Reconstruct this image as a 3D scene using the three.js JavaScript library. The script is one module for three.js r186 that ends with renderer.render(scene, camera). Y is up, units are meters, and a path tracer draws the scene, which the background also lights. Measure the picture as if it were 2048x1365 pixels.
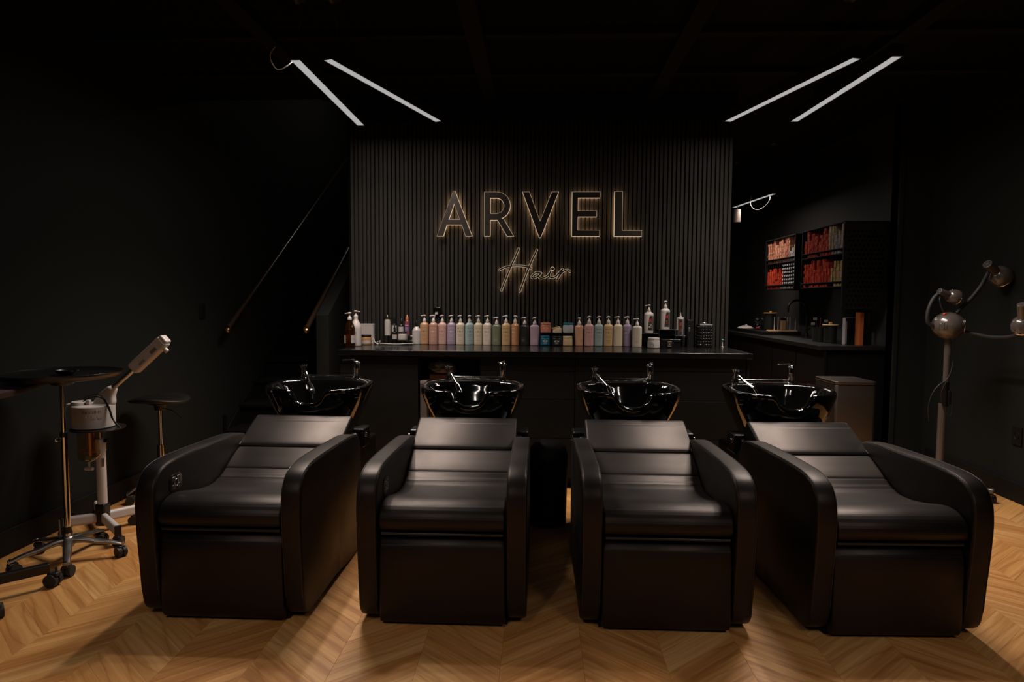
import * as THREE from 'three';
import { RoundedBoxGeometry } from 'three/addons/geometries/RoundedBoxGeometry.js';
import { mergeGeometries, mergeVertices, toCreasedNormals } from 'three/addons/utils/BufferGeometryUtils.js';
import { RectAreaLightUniformsLib } from 'three/addons/lights/RectAreaLightUniformsLib.js';

// ---------------------------------------------------------------- camera, light levels, exposure
const W = 2048, H = 1365, F = 1300;
const scene = new THREE.Scene();
scene.background = new THREE.Color(0x000000);
const camera = new THREE.PerspectiveCamera(THREE.MathUtils.radToDeg(2 * Math.atan(H / 2 / F)), W / H, 0.05, 60);
camera.rotation.order = 'YXZ';
camera.rotation.set(-0.06338, 0.04224, 0.006);
camera.position.set(0, 1.26, 0);
const renderer = new THREE.WebGLRenderer();
renderer.toneMapping = THREE.LinearToneMapping;
renderer.toneMappingExposure = 1.0;
renderer.shadowMap.enabled = true;
RectAreaLightUniformsLib.init();
const LAMP_COLOR = new THREE.Color(1, 0.87, 0.77), LAMP_POWER = 14;      // candela straight down of a linear pendant lamp
const LAMP_GLOW = new THREE.Color(0.42, 0.41, 0.4);                     // what the eye sees of its diffuser
const FRONT_POWER = 9.6;                                                 // the pendants over the front of the salon
const COLOUR_POWER = 10;                                                // the pendant of the colour room
const HALO = new THREE.Color(1, 0.58, 0.28), HALO_POWER = 15;

// ---------------------------------------------------------------- helpers
let seed = 20240;
const rnd = () => { seed = (seed * 1664525 + 1013904223) % 4294967296; return seed / 4294967296; };
const rr = (a, b) => a + (b - a) * rnd();
const used = new Map();
function numbered(n) { const k = used.get(n) ?? 0; used.set(n, k + 1); return k ? n + '_' + String(k).padStart(3, '0') : n; }
function put(parent, name, geo, mat, o = {}) {
  const m = new THREE.Mesh(geo, mat); m.name = parent === scene ? numbered(name) : name;
  m.castShadow = m.receiveShadow = true;
  if (o.p) m.position.set(...o.p);
  if (o.r) m.rotation.set(...o.r);
  if (o.s) m.scale.set(...o.s);
  if (o.label) m.userData.label = o.label;
  if (o.kind) m.userData.kind = o.kind;
  parent.add(m); return m;
}
function thing(name, label, category, p = [0, 0, 0], turn = 0, group) {
  const g = new THREE.Group(); g.name = numbered(name); g.position.set(...p); g.rotation.y = turn;
  g.userData = { label, category }; if (group) g.userData.group = group;
  scene.add(g); return g;
}
function copy(root, label, p, turn = 0) {
  const c = root.clone(); c.name = numbered(root.name.replace(/_\d{3}$/, '')); c.position.set(...p); c.rotation.y = turn;
  c.userData = { ...root.userData, label }; scene.add(c); return c;
}
const struct = (name, geo, mat, parent = scene) => put(parent, name, geo, mat, parent === scene ? { kind: 'structure' } : {});
const flat = (g) => { const n = g.index ? g.toNonIndexed() : g; for (const k of Object.keys(n.attributes)) if (!['position', 'normal', 'uv'].includes(k)) n.deleteAttribute(k); return n; };
const join = (list) => mergeGeometries(list.map(flat));
const box = (w, h, d, x = 0, y = 0, z = 0) => new THREE.BoxGeometry(w, h, d).translate(x, y, z);
const rbox = (w, h, d, r, x = 0, y = 0, z = 0, seg = 2) => new RoundedBoxGeometry(w, h, d, seg, Math.min(r, w / 2.01, h / 2.01, d / 2.01)).translate(x, y, z);
const cyl = (r0, r1, h, x = 0, y = 0, z = 0, n = 24) => new THREE.CylinderGeometry(r1, r0, h, n).translate(x, y, z);   // r0 below, r1 above
const lathe = (pts, n = 32) => new THREE.LatheGeometry(pts.map(([r, y]) => new THREE.Vector2(Math.max(r, 1e-4), y)), n);
const V = (p) => new THREE.Vector3(...p);
const tube = (pts, r, n = 32, m = 8) => new THREE.TubeGeometry(new THREE.CatmullRomCurve3(pts.map(V)), n, r, m);
function rod(a, b, r, n = 12, r2 = r) {
  const A = V(a), B = V(b), g = new THREE.CylinderGeometry(r2, r, A.distanceTo(B), n);
  g.applyQuaternion(new THREE.Quaternion().setFromUnitVectors(new THREE.Vector3(0, 1, 0), B.clone().sub(A).normalize()));
  const c = A.add(B).multiplyScalar(0.5); return g.translate(c.x, c.y, c.z);
}
function smooth2(pts, n, closed = false) { return new THREE.CatmullRomCurve3(pts.map(([a, b]) => new THREE.Vector3(a, b, 0)), closed, 'centripetal').getPoints(n).map((p) => [p.x, p.y]); }
function shapeOf(pts) { return new THREE.Shape(pts.map(([a, b]) => new THREE.Vector2(a, b))); }
function extrude(pts, depth, bevel = 0, seg = 3, crease = 0.6) {          // outline in x, y; runs from z = 0 to z = depth
  const sh = pts.isShape || pts instanceof THREE.Shape ? pts : shapeOf(pts);
  const g = new THREE.ExtrudeGeometry(sh, { depth: depth - 2 * bevel, bevelEnabled: bevel > 0, bevelThickness: bevel, bevelSize: bevel, bevelOffset: -bevel, bevelSegments: seg, curveSegments: 16 });
  return toCreasedNormals(g.translate(0, 0, bevel), crease);
}
function extrudeX(prof, w, bevel, seg = 4) {                              // outline in (z, y), centred across x
  return extrude(prof.map(([z, y]) => [-z, y]).reverse(), w, bevel, seg).rotateY(Math.PI / 2).translate(-w / 2, 0, 0);
}
function grid(nu, nv, fn, wrap) {                                         // surface over u (round) and v, u closes on itself if wrap
  const pos = [], uv = [], idx = [], cols = wrap ? nu : nu + 1;
  for (let j = 0; j <= nv; j++) for (let i = 0; i < cols; i++) { pos.push(...fn(i / nu, j / nv)); uv.push(i / nu, j / nv); }
  for (let j = 0; j < nv; j++) for (let i = 0; i < nu; i++) {
    const a = j * cols + i, b = j * cols + ((i + 1) % cols), c = a + cols, d = b + cols; idx.push(a, b, d, a, d, c);
  }
  const g = new THREE.BufferGeometry();
  g.setAttribute('position', new THREE.Float32BufferAttribute(pos, 3)); g.setAttribute('uv', new THREE.Float32BufferAttribute(uv, 2));
  g.setIndex(idx); g.computeVertexNormals(); return g;
}
const roundRect = (w, h, r, x = 0, y = 0, n = 6) => {
  const o = []; for (const [sx, sy, a0] of [[1, 1, 0], [-1, 1, 1], [-1, -1, 2], [1, -1, 3]]) for (let i = 0; i <= n; i++) { const a = (a0 + i / n) * Math.PI / 2; o.push([x + sx * (w / 2 - r) + r * Math.cos(a), y + sy * (h / 2 - r) + r * Math.sin(a)]); }
  return o;
};

// ---------------------------------------------------------------- computed textures
const hash = (x, y) => { let h = (x * 374761393 + y * 668265263) | 0; h = Math.imul(h ^ (h >>> 13), 1274126177); return ((h ^ (h >>> 16)) >>> 0) / 4294967296; };
function noise(x, y) {
  const ix = Math.floor(x), iy = Math.floor(y), fx = x - ix, fy = y - iy, u = fx * fx * (3 - 2 * fx), v = fy * fy * (3 - 2 * fy);
  const a = hash(ix, iy), b = hash(ix + 1, iy), c = hash(ix, iy + 1), d = hash(ix + 1, iy + 1);
  return a + (b - a) * u + (c - a) * v + (a - b - c + d) * u * v;
}
const fbm = (x, y, n = 4) => { let s = 0, a = 0.5; for (let i = 0; i < n; i++) { s += a * noise(x, y); x = x * 2.03 + 7; y = y * 2.03 + 3; a *= 0.5; } return s / (1 - Math.pow(0.5, n)); };
function dataTex(w, h, fn, srgb) {
  const d = new Uint8Array(w * h * 4);
  for (let y = 0; y < h; y++) for (let x = 0; x < w; x++) { const c = fn(x / w, y / h), o = (y * w + x) * 4; for (let k = 0; k < 3; k++) d[o + k] = Math.max(0, Math.min(255, c[k] * 255)); d[o + 3] = 255; }
  const t = new THREE.DataTexture(d, w, h); t.wrapS = t.wrapT = THREE.RepeatWrapping; t.magFilter = THREE.LinearFilter; t.minFilter = THREE.LinearMipmapLinearFilter; t.generateMipmaps = true;
  if (srgb) t.colorSpace = THREE.SRGBColorSpace; t.needsUpdate = true; return t;
}
// oak laminate: 1.2 m along the grain, 0.6 m across
const woodTex = dataTex(1536, 1024, (u, v) => {
  const x = u * 1.2, y = v * 0.6, w = fbm(x * 2.2 + 3, y * 7, 3);
  const arch = Math.abs(((y * 16 + 2.6 * fbm(x * 1.6, y * 5 + 9, 3)) % 1) - 0.5) * 2;
  const broad = fbm(x * 1.3 + 11, y * 34 + w * 1.5, 3), streak = fbm(x * 3 + 5, y * 120 + w * 3, 3), pore = noise(x * 45, y * 900);
  let t = 0.5 + (broad - 0.5) * 1.05 + (streak - 0.5) * 0.65;
  t -= 0.42 * Math.pow(arch, 9); t -= pore > 0.8 ? 0.13 : 0;
  t = Math.max(0, Math.min(1, t));
  return [0.66 + 0.21 * t, 0.46 + 0.225 * t, 0.25 + 0.2 * t];
}, true);
const leatherBump = dataTex(512, 512, (u, v) => { const q = fbm(u * 60, v * 60, 2), f = Math.abs(noise(u * 110, v * 110) - 0.5) * 2; const t = 0.6 * q + 0.4 * f; return [t, t, t]; });
leatherBump.repeat.set(7, 7);
const leatherRough = dataTex(256, 256, (u, v) => { const t = 0.82 + 0.3 * (fbm(u * 6, v * 6, 4) - 0.5); return [t, t, t]; });
const brushTex = dataTex(256, 256, (u, v) => { const t = 0.55 + 0.3 * noise(u * 240, v * 4) + 0.15 * noise(u * 90, v * 2); return [t, t, t]; });
const plaster = dataTex(512, 512, (u, v) => { const t = 0.5 + 0.5 * (fbm(u * 40, v * 40, 3) - 0.5); return [t, t, t]; });
plaster.repeat.set(1, 1);
function canvasTex(w, h, draw) {
  const c = document.createElement('canvas'); c.width = w; c.height = h; draw(c.getContext('2d'), w, h);
  const t = new THREE.CanvasTexture(c); t.colorSpace = THREE.SRGBColorSpace; return t;
}

// ---------------------------------------------------------------- materials
const lin = (r, g, b) => new THREE.Color().setRGB(r, g, b);
const std = (color, roughness = 0.6, metalness = 0, o = {}) => new THREE.MeshPhysicalMaterial({ color: color.isColor ? color : new THREE.Color(color), roughness, metalness, ...o });
const M = {
  leather: std(lin(0.0014, 0.0021, 0.0026), 0.6, 0, { specularIntensity: 0.9, specularColor: lin(1, 0.81, 0.72), bumpMap: leatherBump, bumpScale: 0.0001, roughnessMap: leatherRough }),
  leatherDark: std(lin(0.004, 0.0042, 0.0042), 0.6, 0, { specularIntensity: 0.6 }),
  stitch: std(lin(0.02, 0.018, 0.016), 0.4),
  wallColour: std(lin(0.02, 0.019, 0.0175), 0.9),
  wall: std(lin(0.0075, 0.0086, 0.0074), 0.9, 0, { specularIntensity: 0.4, bumpMap: plaster, bumpScale: 0.0006 }),
  ceiling: std(lin(0.003, 0.003, 0.0027), 0.95, 0, { specularIntensity: 0.3 }),
  beam: std(lin(0.005, 0.0048, 0.0035), 0.9, 0, { specularIntensity: 0.4 }),
  base: std(lin(0.0042, 0.0046, 0.0042), 0.6, 0, { specularIntensity: 0.4 }),
  slat: std(lin(0.0138, 0.0121, 0.0102), 0.62, 0, { specularIntensity: 0.4 }),
  felt: std(lin(0.004, 0.004, 0.004), 1),
  cabinet: std(lin(0.0045, 0.0052, 0.0048), 0.6, 0, { specularIntensity: 0.4 }),
  unit: std(lin(0.002, 0.002, 0.002), 0.7, 0, { specularIntensity: 0.25 }),
  top: std(lin(0.005, 0.0048, 0.0045), 0.2, 0, { specularIntensity: 0.6 }),
  ceramic: std(lin(0.003, 0.003, 0.003), 0.06, 0, { clearcoat: 1, clearcoatRoughness: 0.03 }),
  chrome: std(lin(0.75, 0.74, 0.72), 0.1, 1),
  steel: std(lin(0.5, 0.47, 0.44), 0.32, 1),
  alu: std(lin(0.32, 0.29, 0.27), 0.34, 1),
  bronze: std(lin(0.16, 0.14, 0.125), 0.4, 1),
  plastic: std(lin(0.006, 0.006, 0.006), 0.35),
  binBlack: std(lin(0.0035, 0.0035, 0.0033), 0.6, 0, { specularIntensity: 0.5 }),
  rubber: std(lin(0.012, 0.012, 0.012), 0.6),
  white: std(lin(0.33, 0.3, 0.285), 0.45),
  whiteLacquer: std(lin(0.58, 0.53, 0.505), 0.4),
  whitePump: std(lin(0.36, 0.325, 0.305), 0.4),
  grey: std(lin(0.08, 0.066, 0.059), 0.22, 0, { clearcoat: 0.6, clearcoatRoughness: 0.15 }),
  cable: std(lin(0.008, 0.008, 0.008), 0.5),
  whiteCable: std(lin(0.3, 0.29, 0.27), 0.5),
  lampBody: std(lin(0.01, 0.01, 0.01), 0.5),
  glow: std(lin(0.02, 0.02, 0.02), 0.9, 0, { emissive: LAMP_GLOW, emissiveIntensity: 1 }),
  letterFace: std(lin(0.1, 0.084, 0.076), 0.32, 1),
  scriptFace: std(lin(0.005, 0.005, 0.005), 0.6),
  letterGlow: std(lin(0.02, 0.02, 0.02), 0.9, 0, { emissive: lin(0.74, 0.56, 0.38), emissiveIntensity: 0.9 }),
  brass: std(lin(0.5, 0.3, 0.13), 0.35, 1),
  rail: std(lin(0.03, 0.017, 0.009), 0.3, 0, { clearcoat: 1, clearcoatRoughness: 0.22 }),
  glass: std(lin(1, 1, 1), 0.04, 0, { transmission: 1, thickness: 0, ior: 1.5 }),
  acrylic: std(lin(0.9, 0.9, 0.9), 0.05, 0, { transmission: 1, thickness: 0, ior: 1.49 }),
  amber: std(lin(0.2, 0.075, 0.015), 0.08, 0, { transmission: 0.96, thickness: 0, ior: 1.5 }),
  amberFill: std(lin(0.34, 0.2, 0.09), 0.35),
  wood: std(lin(0.52, 0.3, 0.11), 0.5),
  paper: std(lin(0.27, 0.245, 0.23), 0.7),
};

// ---------------------------------------------------------------- the room
const WL = -2.6, WR = 3.03, CEIL = 2.8, ZB = -4.97, ZF = 3.2;
const floor = struct('floor', box(9, 0.1, 14, 0.2, -0.056, -3.3), M.base);
{ // chevron laminate: columns 0.2865 m wide, joints running towards the back wall
  const CW = 0.2865, RISE = 0.25, PITCH = 0.14, GAP = 0.00025, T = 0.006;
  const woods = [0xffffff, 0xf9f1e7, 0xfff8ee, 0xf3e7d8].map((c) => std(new THREE.Color(c), 0.42, 0, { map: woodTex, bumpMap: woodTex, bumpScale: 0.00025 }));
  const L = Math.hypot(CW, RISE), variants = [[], []];
  for (const dir of [0, 1]) for (let k = 0; k < 9; k++) {
    const s = dir ? 1 : -1, x = CW / 2 - GAP, r = RISE / 2 * s, z = PITCH / 2 - GAP, b = 0.0004;
    const top = [[-x + b, -z - r + b], [x - b, -z + r + b], [x - b, z + r - b], [-x + b, z - r - b]], low = [[-x, -z - r], [x, -z + r], [x, z + r], [-x, z - r]];
    const pos = [], uv = [], u0 = rr(0.05, 0.6), v0 = rr(0.05, 0.75);
    const P = (q, y) => [q[0], y, q[1]], U = (q) => { const l = (q[0] * CW + q[1] * RISE * s) / L, t = (-q[0] * RISE * s + q[1] * CW) / L; return [u0 + (l + 0.22) / 1.2, v0 + (t + 0.1) / 0.6]; };
    const tri = (a, ya, c, yc, d, yd) => { pos.push(...P(a, ya), ...P(c, yc), ...P(d, yd)); uv.push(...U(a), ...U(c), ...U(d)); };
    tri(top[0], 0, top[2], 0, top[1], 0); tri(top[0], 0, top[3], 0, top[2], 0);
    for (let i = 0; i < 4; i++) { const j = (i + 1) % 4; for (const [ya, yb, A, B] of [[0, -0.0004, top, low], [-0.0004, -T, low, low]]) { tri(A[i], ya, A[j], ya, B[j], yb); tri(A[i], ya, B[j], yb, B[i], yb); } }
    const g = new THREE.BufferGeometry(); g.setAttribute('position', new THREE.Float32BufferAttribute(pos, 3)); g.setAttribute('uv', new THREE.Float32BufferAttribute(uv, 2)); g.computeVertexNormals();
    variants[dir].push(g);
  }
  const cam = camera.clone(); cam.updateMatrixWorld(); cam.updateProjectionMatrix();
  const all = [];
  for (let k = -11; k <= 11; k++) for (let i = 0; i < 75; i++) {
    const dir = (k % 2 === 0) ? 0 : 1, x = -0.125 + (k + 0.5) * CW, z = 1.5 - i * PITCH - 0.07 - RISE / 2;
    if (x < WL - 0.2 || x > WR + 0.2 || z < -8.6) continue;
    const q = new THREE.Vector3(x, 0, z).project(cam), d = Math.hypot(x, z, 1.26);
    const behindChairs = z < -2.5 && x > -1.5 && x < 1.62;
    const seen = z < -1.6 && Math.abs(q.x) < 1.08 && q.y > -1.15 && q.y < 1;
    all.push({ k, i, dir, x, z, score: seen ? (behindChairs ? 0.12 : 1) / (d * d * d) : 0 });
  }
  all.sort((a, b) => b.score - a.score || b.z - a.z);
  const rest = [[], [], [], []];
  all.forEach((p, n) => {
    const g = variants[p.dir][Math.floor(rnd() * 9)], w = Math.floor(rnd() * 4), turn = rnd() < 0.5 ? Math.PI : 0;
    if (n < 290 && p.score > 0) put(floor, 'plank', g, woods[w], { p: [p.x, 0, p.z], r: [0, turn, 0] });
    else rest[w].push(g.clone().rotateY(turn).translate(p.x, 0, p.z));
  });
  rest.forEach((r, w) => put(floor, 'plank_field', mergeGeometries(r), woods[w], { kind: 'stuff' }));
}
struct('wall_left', box(0.12, 4.6, 13, WL - 0.06, 2.3, -3.2), M.wall);
struct('wall_right', box(0.12, 2.8, 8.45, WR + 0.06, 1.4, -1.0), M.wall);
struct('wall_front', box(5.9, 2.8, 0.12, 0.2, 1.4, ZF + 0.06), M.wall);
struct('wall_return', join([box(0.5, 2.8, 0.1, 3.02, 1.4, -5.27), box(0.03, 2.8, 0.12, 2.785, 1.4, -5.26)]), M.wall);
struct('wall_colour_room', box(0.12, 2.8, 3.9, 2.89, 1.4, -7.26), M.wallColour);
struct('wall_colour_room_end', box(1.7, 2.8, 0.12, 2.1, 1.4, -9.2), M.wall);
struct('wall_colour_room_side', box(0.1, 2.8, 4.0, 1.37, 1.4, -7.15), M.wall);
struct('wall_stair_side', box(0.1, 4.6, 4.4, -1.5, 2.3, -7.45), M.wall);
struct('wall_stair_end', box(1.3, 4.6, 0.1, -2.05, 2.3, -9.65), M.wall);
struct('baseboard_left', rbox(0.018, 0.125, 8.1, 0.004, WL + 0.009, 0.0625, -0.9), M.base);
struct('baseboard_right', rbox(0.018, 0.125, 8.3, 0.004, WR - 0.009, 0.0625, -1.0), M.base);
{
  const c = struct('ceiling', join([box(5.9, 0.1, 8.3, 0.2, CEIL + 0.05, -0.9), box(1.7, 0.1, 4.3, 2.15, CEIL + 0.05, -7.15), box(1.3, 0.1, 4.7, -2.05, 4.6, -7.3), box(1.3, 1.8, 0.1, -2.05, 3.7, -5.02)]), M.ceiling);
  for (const x of [-1.58, -0.38, 0.82, 2.02]) put(c, 'beam', rbox(0.1, 0.07, 8, 0.004, x, CEIL - 0.03, -0.9), M.beam);
  for (const z of [-1.2, -1.85, -2.5, -3.15, -3.8, -4.45]) put(c, 'beam', rbox(5.6, 0.05, 0.06, 0.004, 0.2, CEIL - 0.02, z), M.beam);
  const h = put(c, 'header', box(2.9, 0.21, 0.06, -0.015, 2.695, -4.96), M.ceiling);
}
{ // slatted wall behind the counter
  const w = struct('wall_back', box(2.87, 2.8, 0.1, -0.015, 1.4, -5.022), M.felt);
  const g = rbox(0.0225, 2.58, 0.022, 0.002, 0, 1.3, -4.96, 1);
  for (let i = 0; i < 90; i++) put(w, 'slat', g, M.slat, { p: [-1.434 + i * 0.0319, 0, 0] });
}
{ // staircase rising behind the left wall opening
  const st = struct('stair', box(0.02, 0.3, 0.02, -2.58, 0.15, -5.2), M.ceiling);
  for (let i = 0; i < 13; i++) { put(st, 'step', join([rbox(0.92, 0.035, 0.31, 0.006, -2.12, 0.175 * (i + 1) - 0.0175, -5.32 - 0.285 * i), box(0.92, 0.14, 0.02, -2.12, 0.175 * i + 0.07, -5.2 - 0.285 * i)]), M.ceiling); }
  put(st, 'skirting', extrude([[5.05, 0.02], [5.3, 0.22], [8.9, 2.48], [8.9, 2.2], [5.35, -0.02]], 0.02, 0.002).rotateY(Math.PI / 2).translate(WL + 0.001, 0, 0), M.base);
  const hw = struct('wall_stair_rail', extrude([[5.05, 0], [5.05, 1.13], [7.75, 2.777], [7.75, 0]], 0.1, 0.003).rotateY(Math.PI / 2).translate(-1.76, 0, 0), std(lin(0.0045, 0.0046, 0.004), 0.85, 0, { specularIntensity: 0.4 }));
}
function handrail(label, x, side) {
  const t = thing('handrail', label, 'handrail', [x, 1.01, -5.1]);
  put(t, 'rail', rod([0, 0.012, -0.02], [0, 2.05, -3.3], 0.021, 20), M.rail);
  put(t, 'end_cap', lathe([[0.0001, 0.012], [0.014, 0.01], [0.021, 0.003], [0.0225, -0.02]], 20).rotateX(Math.PI / 2 - 0.55), M.brass, { label: 'brass end cap' });
  for (const k of [0.35, 1.6, 2.8]) put(t, 'bracket', tube([[0, k * 0.62 - 0.02, -k], [0, k * 0.62 - 0.06, -k], [side * 0.06, k * 0.62 - 0.075, -k], [side * 0.1, k * 0.62 - 0.075, -k]], 0.006, 12), M.plastic);
}
handrail('long round stair handrail on the left wall, upper half catching warm light', -2.5, -1);
handrail('short visible stair handrail end beside the slatted wall, behind the amber bottle', -1.86, 1);

// ---------------------------------------------------------------- lamps
function pendant(label, a, b, power, o = {}) {   // a, b: the two ends (x, z) of the underside
  const y = o.y ?? 2.47, top = o.top ?? CEIL, dx = b[0] - a[0], dz = b[1] - a[1], L = Math.hypot(dx, dz), wd = o.w ?? 0.05;
  const t = thing('linear_pendant_lamp', label, 'pendant lamp', [(a[0] + b[0]) / 2, y, (a[1] + b[1]) / 2], Math.atan2(dx, dz), o.group ?? 'linear pendant lamps');
  put(t, 'housing', join([box(wd + 0.006, 0.004, L + 0.006, 0, 0.066, 0), box(0.003, 0.064, L + 0.006, wd / 2 + 0.0015, 0.036, 0), box(0.003, 0.064, L + 0.006, -wd / 2 - 0.0015, 0.036, 0), box(wd, 0.064, 0.003, 0, 0.036, L / 2 + 0.0015), box(wd, 0.064, 0.003, 0, 0.036, -L / 2 - 0.0015)]), M.lampBody);
  put(t, 'diffuser_light', rbox(wd, 0.05, L, 0.004, 0, 0.03, 0), M.glow, { label: 'glowing white diffuser' });
  for (const s of [-1, 1]) {
    put(t, 'cable', tube([[0, 0.066, s * (L / 2 - 0.12)], [0.012, 0.15, s * (L / 2 - 0.1)], [-0.008, (top - y) * 0.75, s * (L / 2 - 0.06)], [0, top - y - 0.02, s * (L / 2 - 0.04)]], 0.0018, 20, 6), M.cable);
    put(t, 'ceiling_rose', lathe([[0.0001, -0.034], [0.012, -0.033], [0.016, -0.024], [0.045, -0.02], [0.048, -0.012], [0.048, 0]], 24), M.plastic, { p: [0, top - y, s * (L / 2 - 0.04)] });
  }
  const l = new THREE.RectAreaLight(LAMP_COLOR, power * 0.14 / (wd * L), wd, L); l.name = 'lamp_light'; l.position.set(0, 0.0035, 0); l.rotation.x = -Math.PI / 2; t.add(l);
  for (let i = 0; i < 5; i++) {                  // the lens of the fitting throws most of the light downwards
    const q = new THREE.SpotLight(LAMP_COLOR, power * 0.98 / 5, 0, 1.04, 1); q.name = 'lamp_light'; q.position.set(0, 0.002, (i - 2) * L / 5); q.target.position.set(0, -1, (i - 2) * L / 5); q.target.name = 'lamp_aim';
    q.castShadow = true; q.shadow.radius = 2; q.shadow.camera.near = 0.02; t.add(q, q.target);
  }
  return t;
}
const lampA = pendant('leftmost bright linear pendant lamp, steep one with a loose cable loop', [-1.258, -3.35], [-1.265, -4.6], LAMP_POWER);
put(lampA, 'loose_cable', tube([[0.1, 0.07, -0.63], [0.118, 0.03, -0.645], [0.12, 0.0, -0.64], [0.095, -0.04, -0.62], [0.05, -0.02, -0.61], [0.005, 0.03, -0.59], [-0.015, 0.066, -0.55]], 0.003, 48), M.whiteCable, { label: 'pale loop of spare cable' });
pendant('second linear pendant lamp from the left, slanting towards the sign', [-1.09, -3.35], [-0.703, -4.51], LAMP_POWER);
pendant('third linear pendant lamp, the inner one of the right pair', [1.572, -3.4], [1.261, -4.55], LAMP_POWER);
pendant('rightmost linear pendant lamp of the four over the basins', [1.76, -3.38], [1.708, -4.56], LAMP_POWER);
pendant('linear pendant lamp over the front of the salon, outer left', [-1.3, 0.75], [-1.33, -0.5], FRONT_POWER);
pendant('linear pendant lamp over the front of the salon, inner left', [-1.1, 0.75], [-0.72, -0.41], FRONT_POWER);
pendant('linear pendant lamp over the front of the salon, inner right', [1.5, 0.75], [1.2, -0.4], FRONT_POWER);
pendant('linear pendant lamp over the front of the salon, outer right', [1.75, 0.75], [1.7, -0.43], FRONT_POWER);
pendant('linear pendant lamp of the colour room hidden behind the slatted wall', [1.57, -5.75], [1.57, -6.95], COLOUR_POWER, { y: 2.3, group: 'colour room lamp' });
const lampC = pendant('short-looking linear pendant lamp in the colour room past the slatted wall', [2.27, -6.5], [2.16, -7.45], COLOUR_POWER, { y: 2.3, w: 0.045, group: 'colour room lamp' });
put(lampC, 'loose_cable', tube([[-0.027, 0.05, -0.3], [-0.028, -0.02, -0.33], [-0.01, -0.085, -0.26], [0.015, -0.1, -0.12], [0.027, -0.04, -0.02], [0.027, 0.05, -0.02]], 0.0026, 40), M.whiteCable, { label: 'hanging loop of white cable' });
{
  const t = thing('ceiling_spotlight', 'small unlit cylinder spotlight hanging in the colour room below the lamp end', 'spotlight', [2.13, 2.115, -7.22]);
  put(t, 'barrel', lathe([[0.0001, 0.001], [0.03, 0.001], [0.034, -0.002], [0.038, 0], [0.038, 0.13], [0.034, 0.135], [0.0001, 0.135]], 24), std(lin(0.1, 0.08, 0.07), 0.5));
  put(t, 'stem', cyl(0.004, 0.004, 0.55, 0, 0.41, 0, 10), M.felt);
}

{ // lamp over the upper flight of the stairs, out of sight behind the slatted wall
  const t = thing('stair_lamp', 'small round wall lamp over the upper stairs, hidden behind the slatted wall', 'wall lamp', [-1.6, 3.75, -7.6]);
  put(t, 'back_plate', cyl(0.06, 0.06, 0.012).rotateZ(Math.PI / 2).translate(0.044, 0, 0), M.plastic);
  put(t, 'bulb_light', new THREE.SphereGeometry(0.045, 24, 16), M.glow);
  const l = new THREE.PointLight(LAMP_COLOR, 0.45); l.name = 'lamp_light'; l.castShadow = true; l.shadow.radius = 1.5; t.add(l);
}

// ---------------------------------------------------------------- the halo-lit sign
const LZ = -4.925;
const lx = (u) => -0.777 + (u - 150) * 0.00088, ly = (v) => 1.737 - (v - 525) * 0.00088;
function letter(ch, label, outer, hole, strokes) {
  const cx = outer.reduce((s, p) => s + lx(p[0]), 0) / outer.length, t = thing('sign_letter', label, 'sign letter', [cx, ly(525), LZ], 0, 'letters of the sign');
  const loc = (pts) => pts.map(([u, v]) => [lx(u) - cx, ly(v) - ly(525)]);
  const mk = (grow) => {
    const pts = loc(outer), a = pts.reduce((s, p, i) => { const q = pts[(i + 1) % pts.length]; return s + p[0] * q[1] - q[0] * p[1]; }, 0);
    const off = (list, g, area) => list.map((p, i) => {
      const n = list.length, A = list[(i + n - 1) % n], B = list[(i + 1) % n], s = Math.sign(area);
      const e1 = new THREE.Vector2(p[0] - A[0], p[1] - A[1]).normalize(), e2 = new THREE.Vector2(B[0] - p[0], B[1] - p[1]).normalize();
      const n1 = new THREE.Vector2(e1.y * s, -e1.x * s), n2 = new THREE.Vector2(e2.y * s, -e2.x * s), m = n1.clone().add(n2), k = Math.min(2, 2 / Math.max(0.3, m.lengthSq()));
      return [p[0] + m.x * g * k, p[1] + m.y * g * k];
    });
    const sh = shapeOf(off(pts, grow, a));
    if (hole) { const h = loc(hole), ha = h.reduce((s, p, i) => { const q = h[(i + 1) % h.length]; return s + p[0] * q[1] - q[0] * p[1]; }, 0); sh.holes.push(new THREE.Path(off(h, -grow, ha).map(([x, y]) => new THREE.Vector2(x, y)))); }
    return sh;
  };
  put(t, 'face', extrude(mk(0), 0.008, 0.0008, 1, 0.3).translate(0, 0, 0.018), M.letterFace);
  put(t, 'glow_edge', extrude(mk(0.002), 0.018, 0.0005, 1, 0.3), M.letterGlow, { label: 'warm glowing edge' });
  for (const [u0, v0, u1, v1, w] of strokes) {
    const ax = lx(u0) - cx, ay = ly(v0) - ly(525), bx = lx(u1) - cx, by = ly(v1) - ly(525);
    const l = new THREE.RectAreaLight(HALO, HALO_POWER, w * 0.00088, Math.hypot(bx - ax, by - ay)); l.name = 'halo_light';
    l.position.set((ax + bx) / 2, (ay + by) / 2, -0.002); l.rotation.z = Math.atan2(by - ay, bx - ax) - Math.PI / 2; t.add(l);
  }
}
const arc = (cx, cy, rx, ry, a0, a1, n = 14) => Array.from({ length: n + 1 }, (_, i) => { const a = (a0 + (a1 - a0) * i / n) * Math.PI / 180; return [cx + rx * Math.cos(a), cy + ry * Math.sin(a)]; });
letter('A', 'black halo-lit capital letter A on the slatted wall', [[150, 525], [290, 147], [304, 147], [450, 525], [396, 525], [364, 430], [234, 430], [204, 525]], [[250, 388], [346, 388], [298, 250]], [[180, 515, 292, 170, 40], [420, 515, 304, 170, 40], [240, 408, 356, 408, 34]]);
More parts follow.
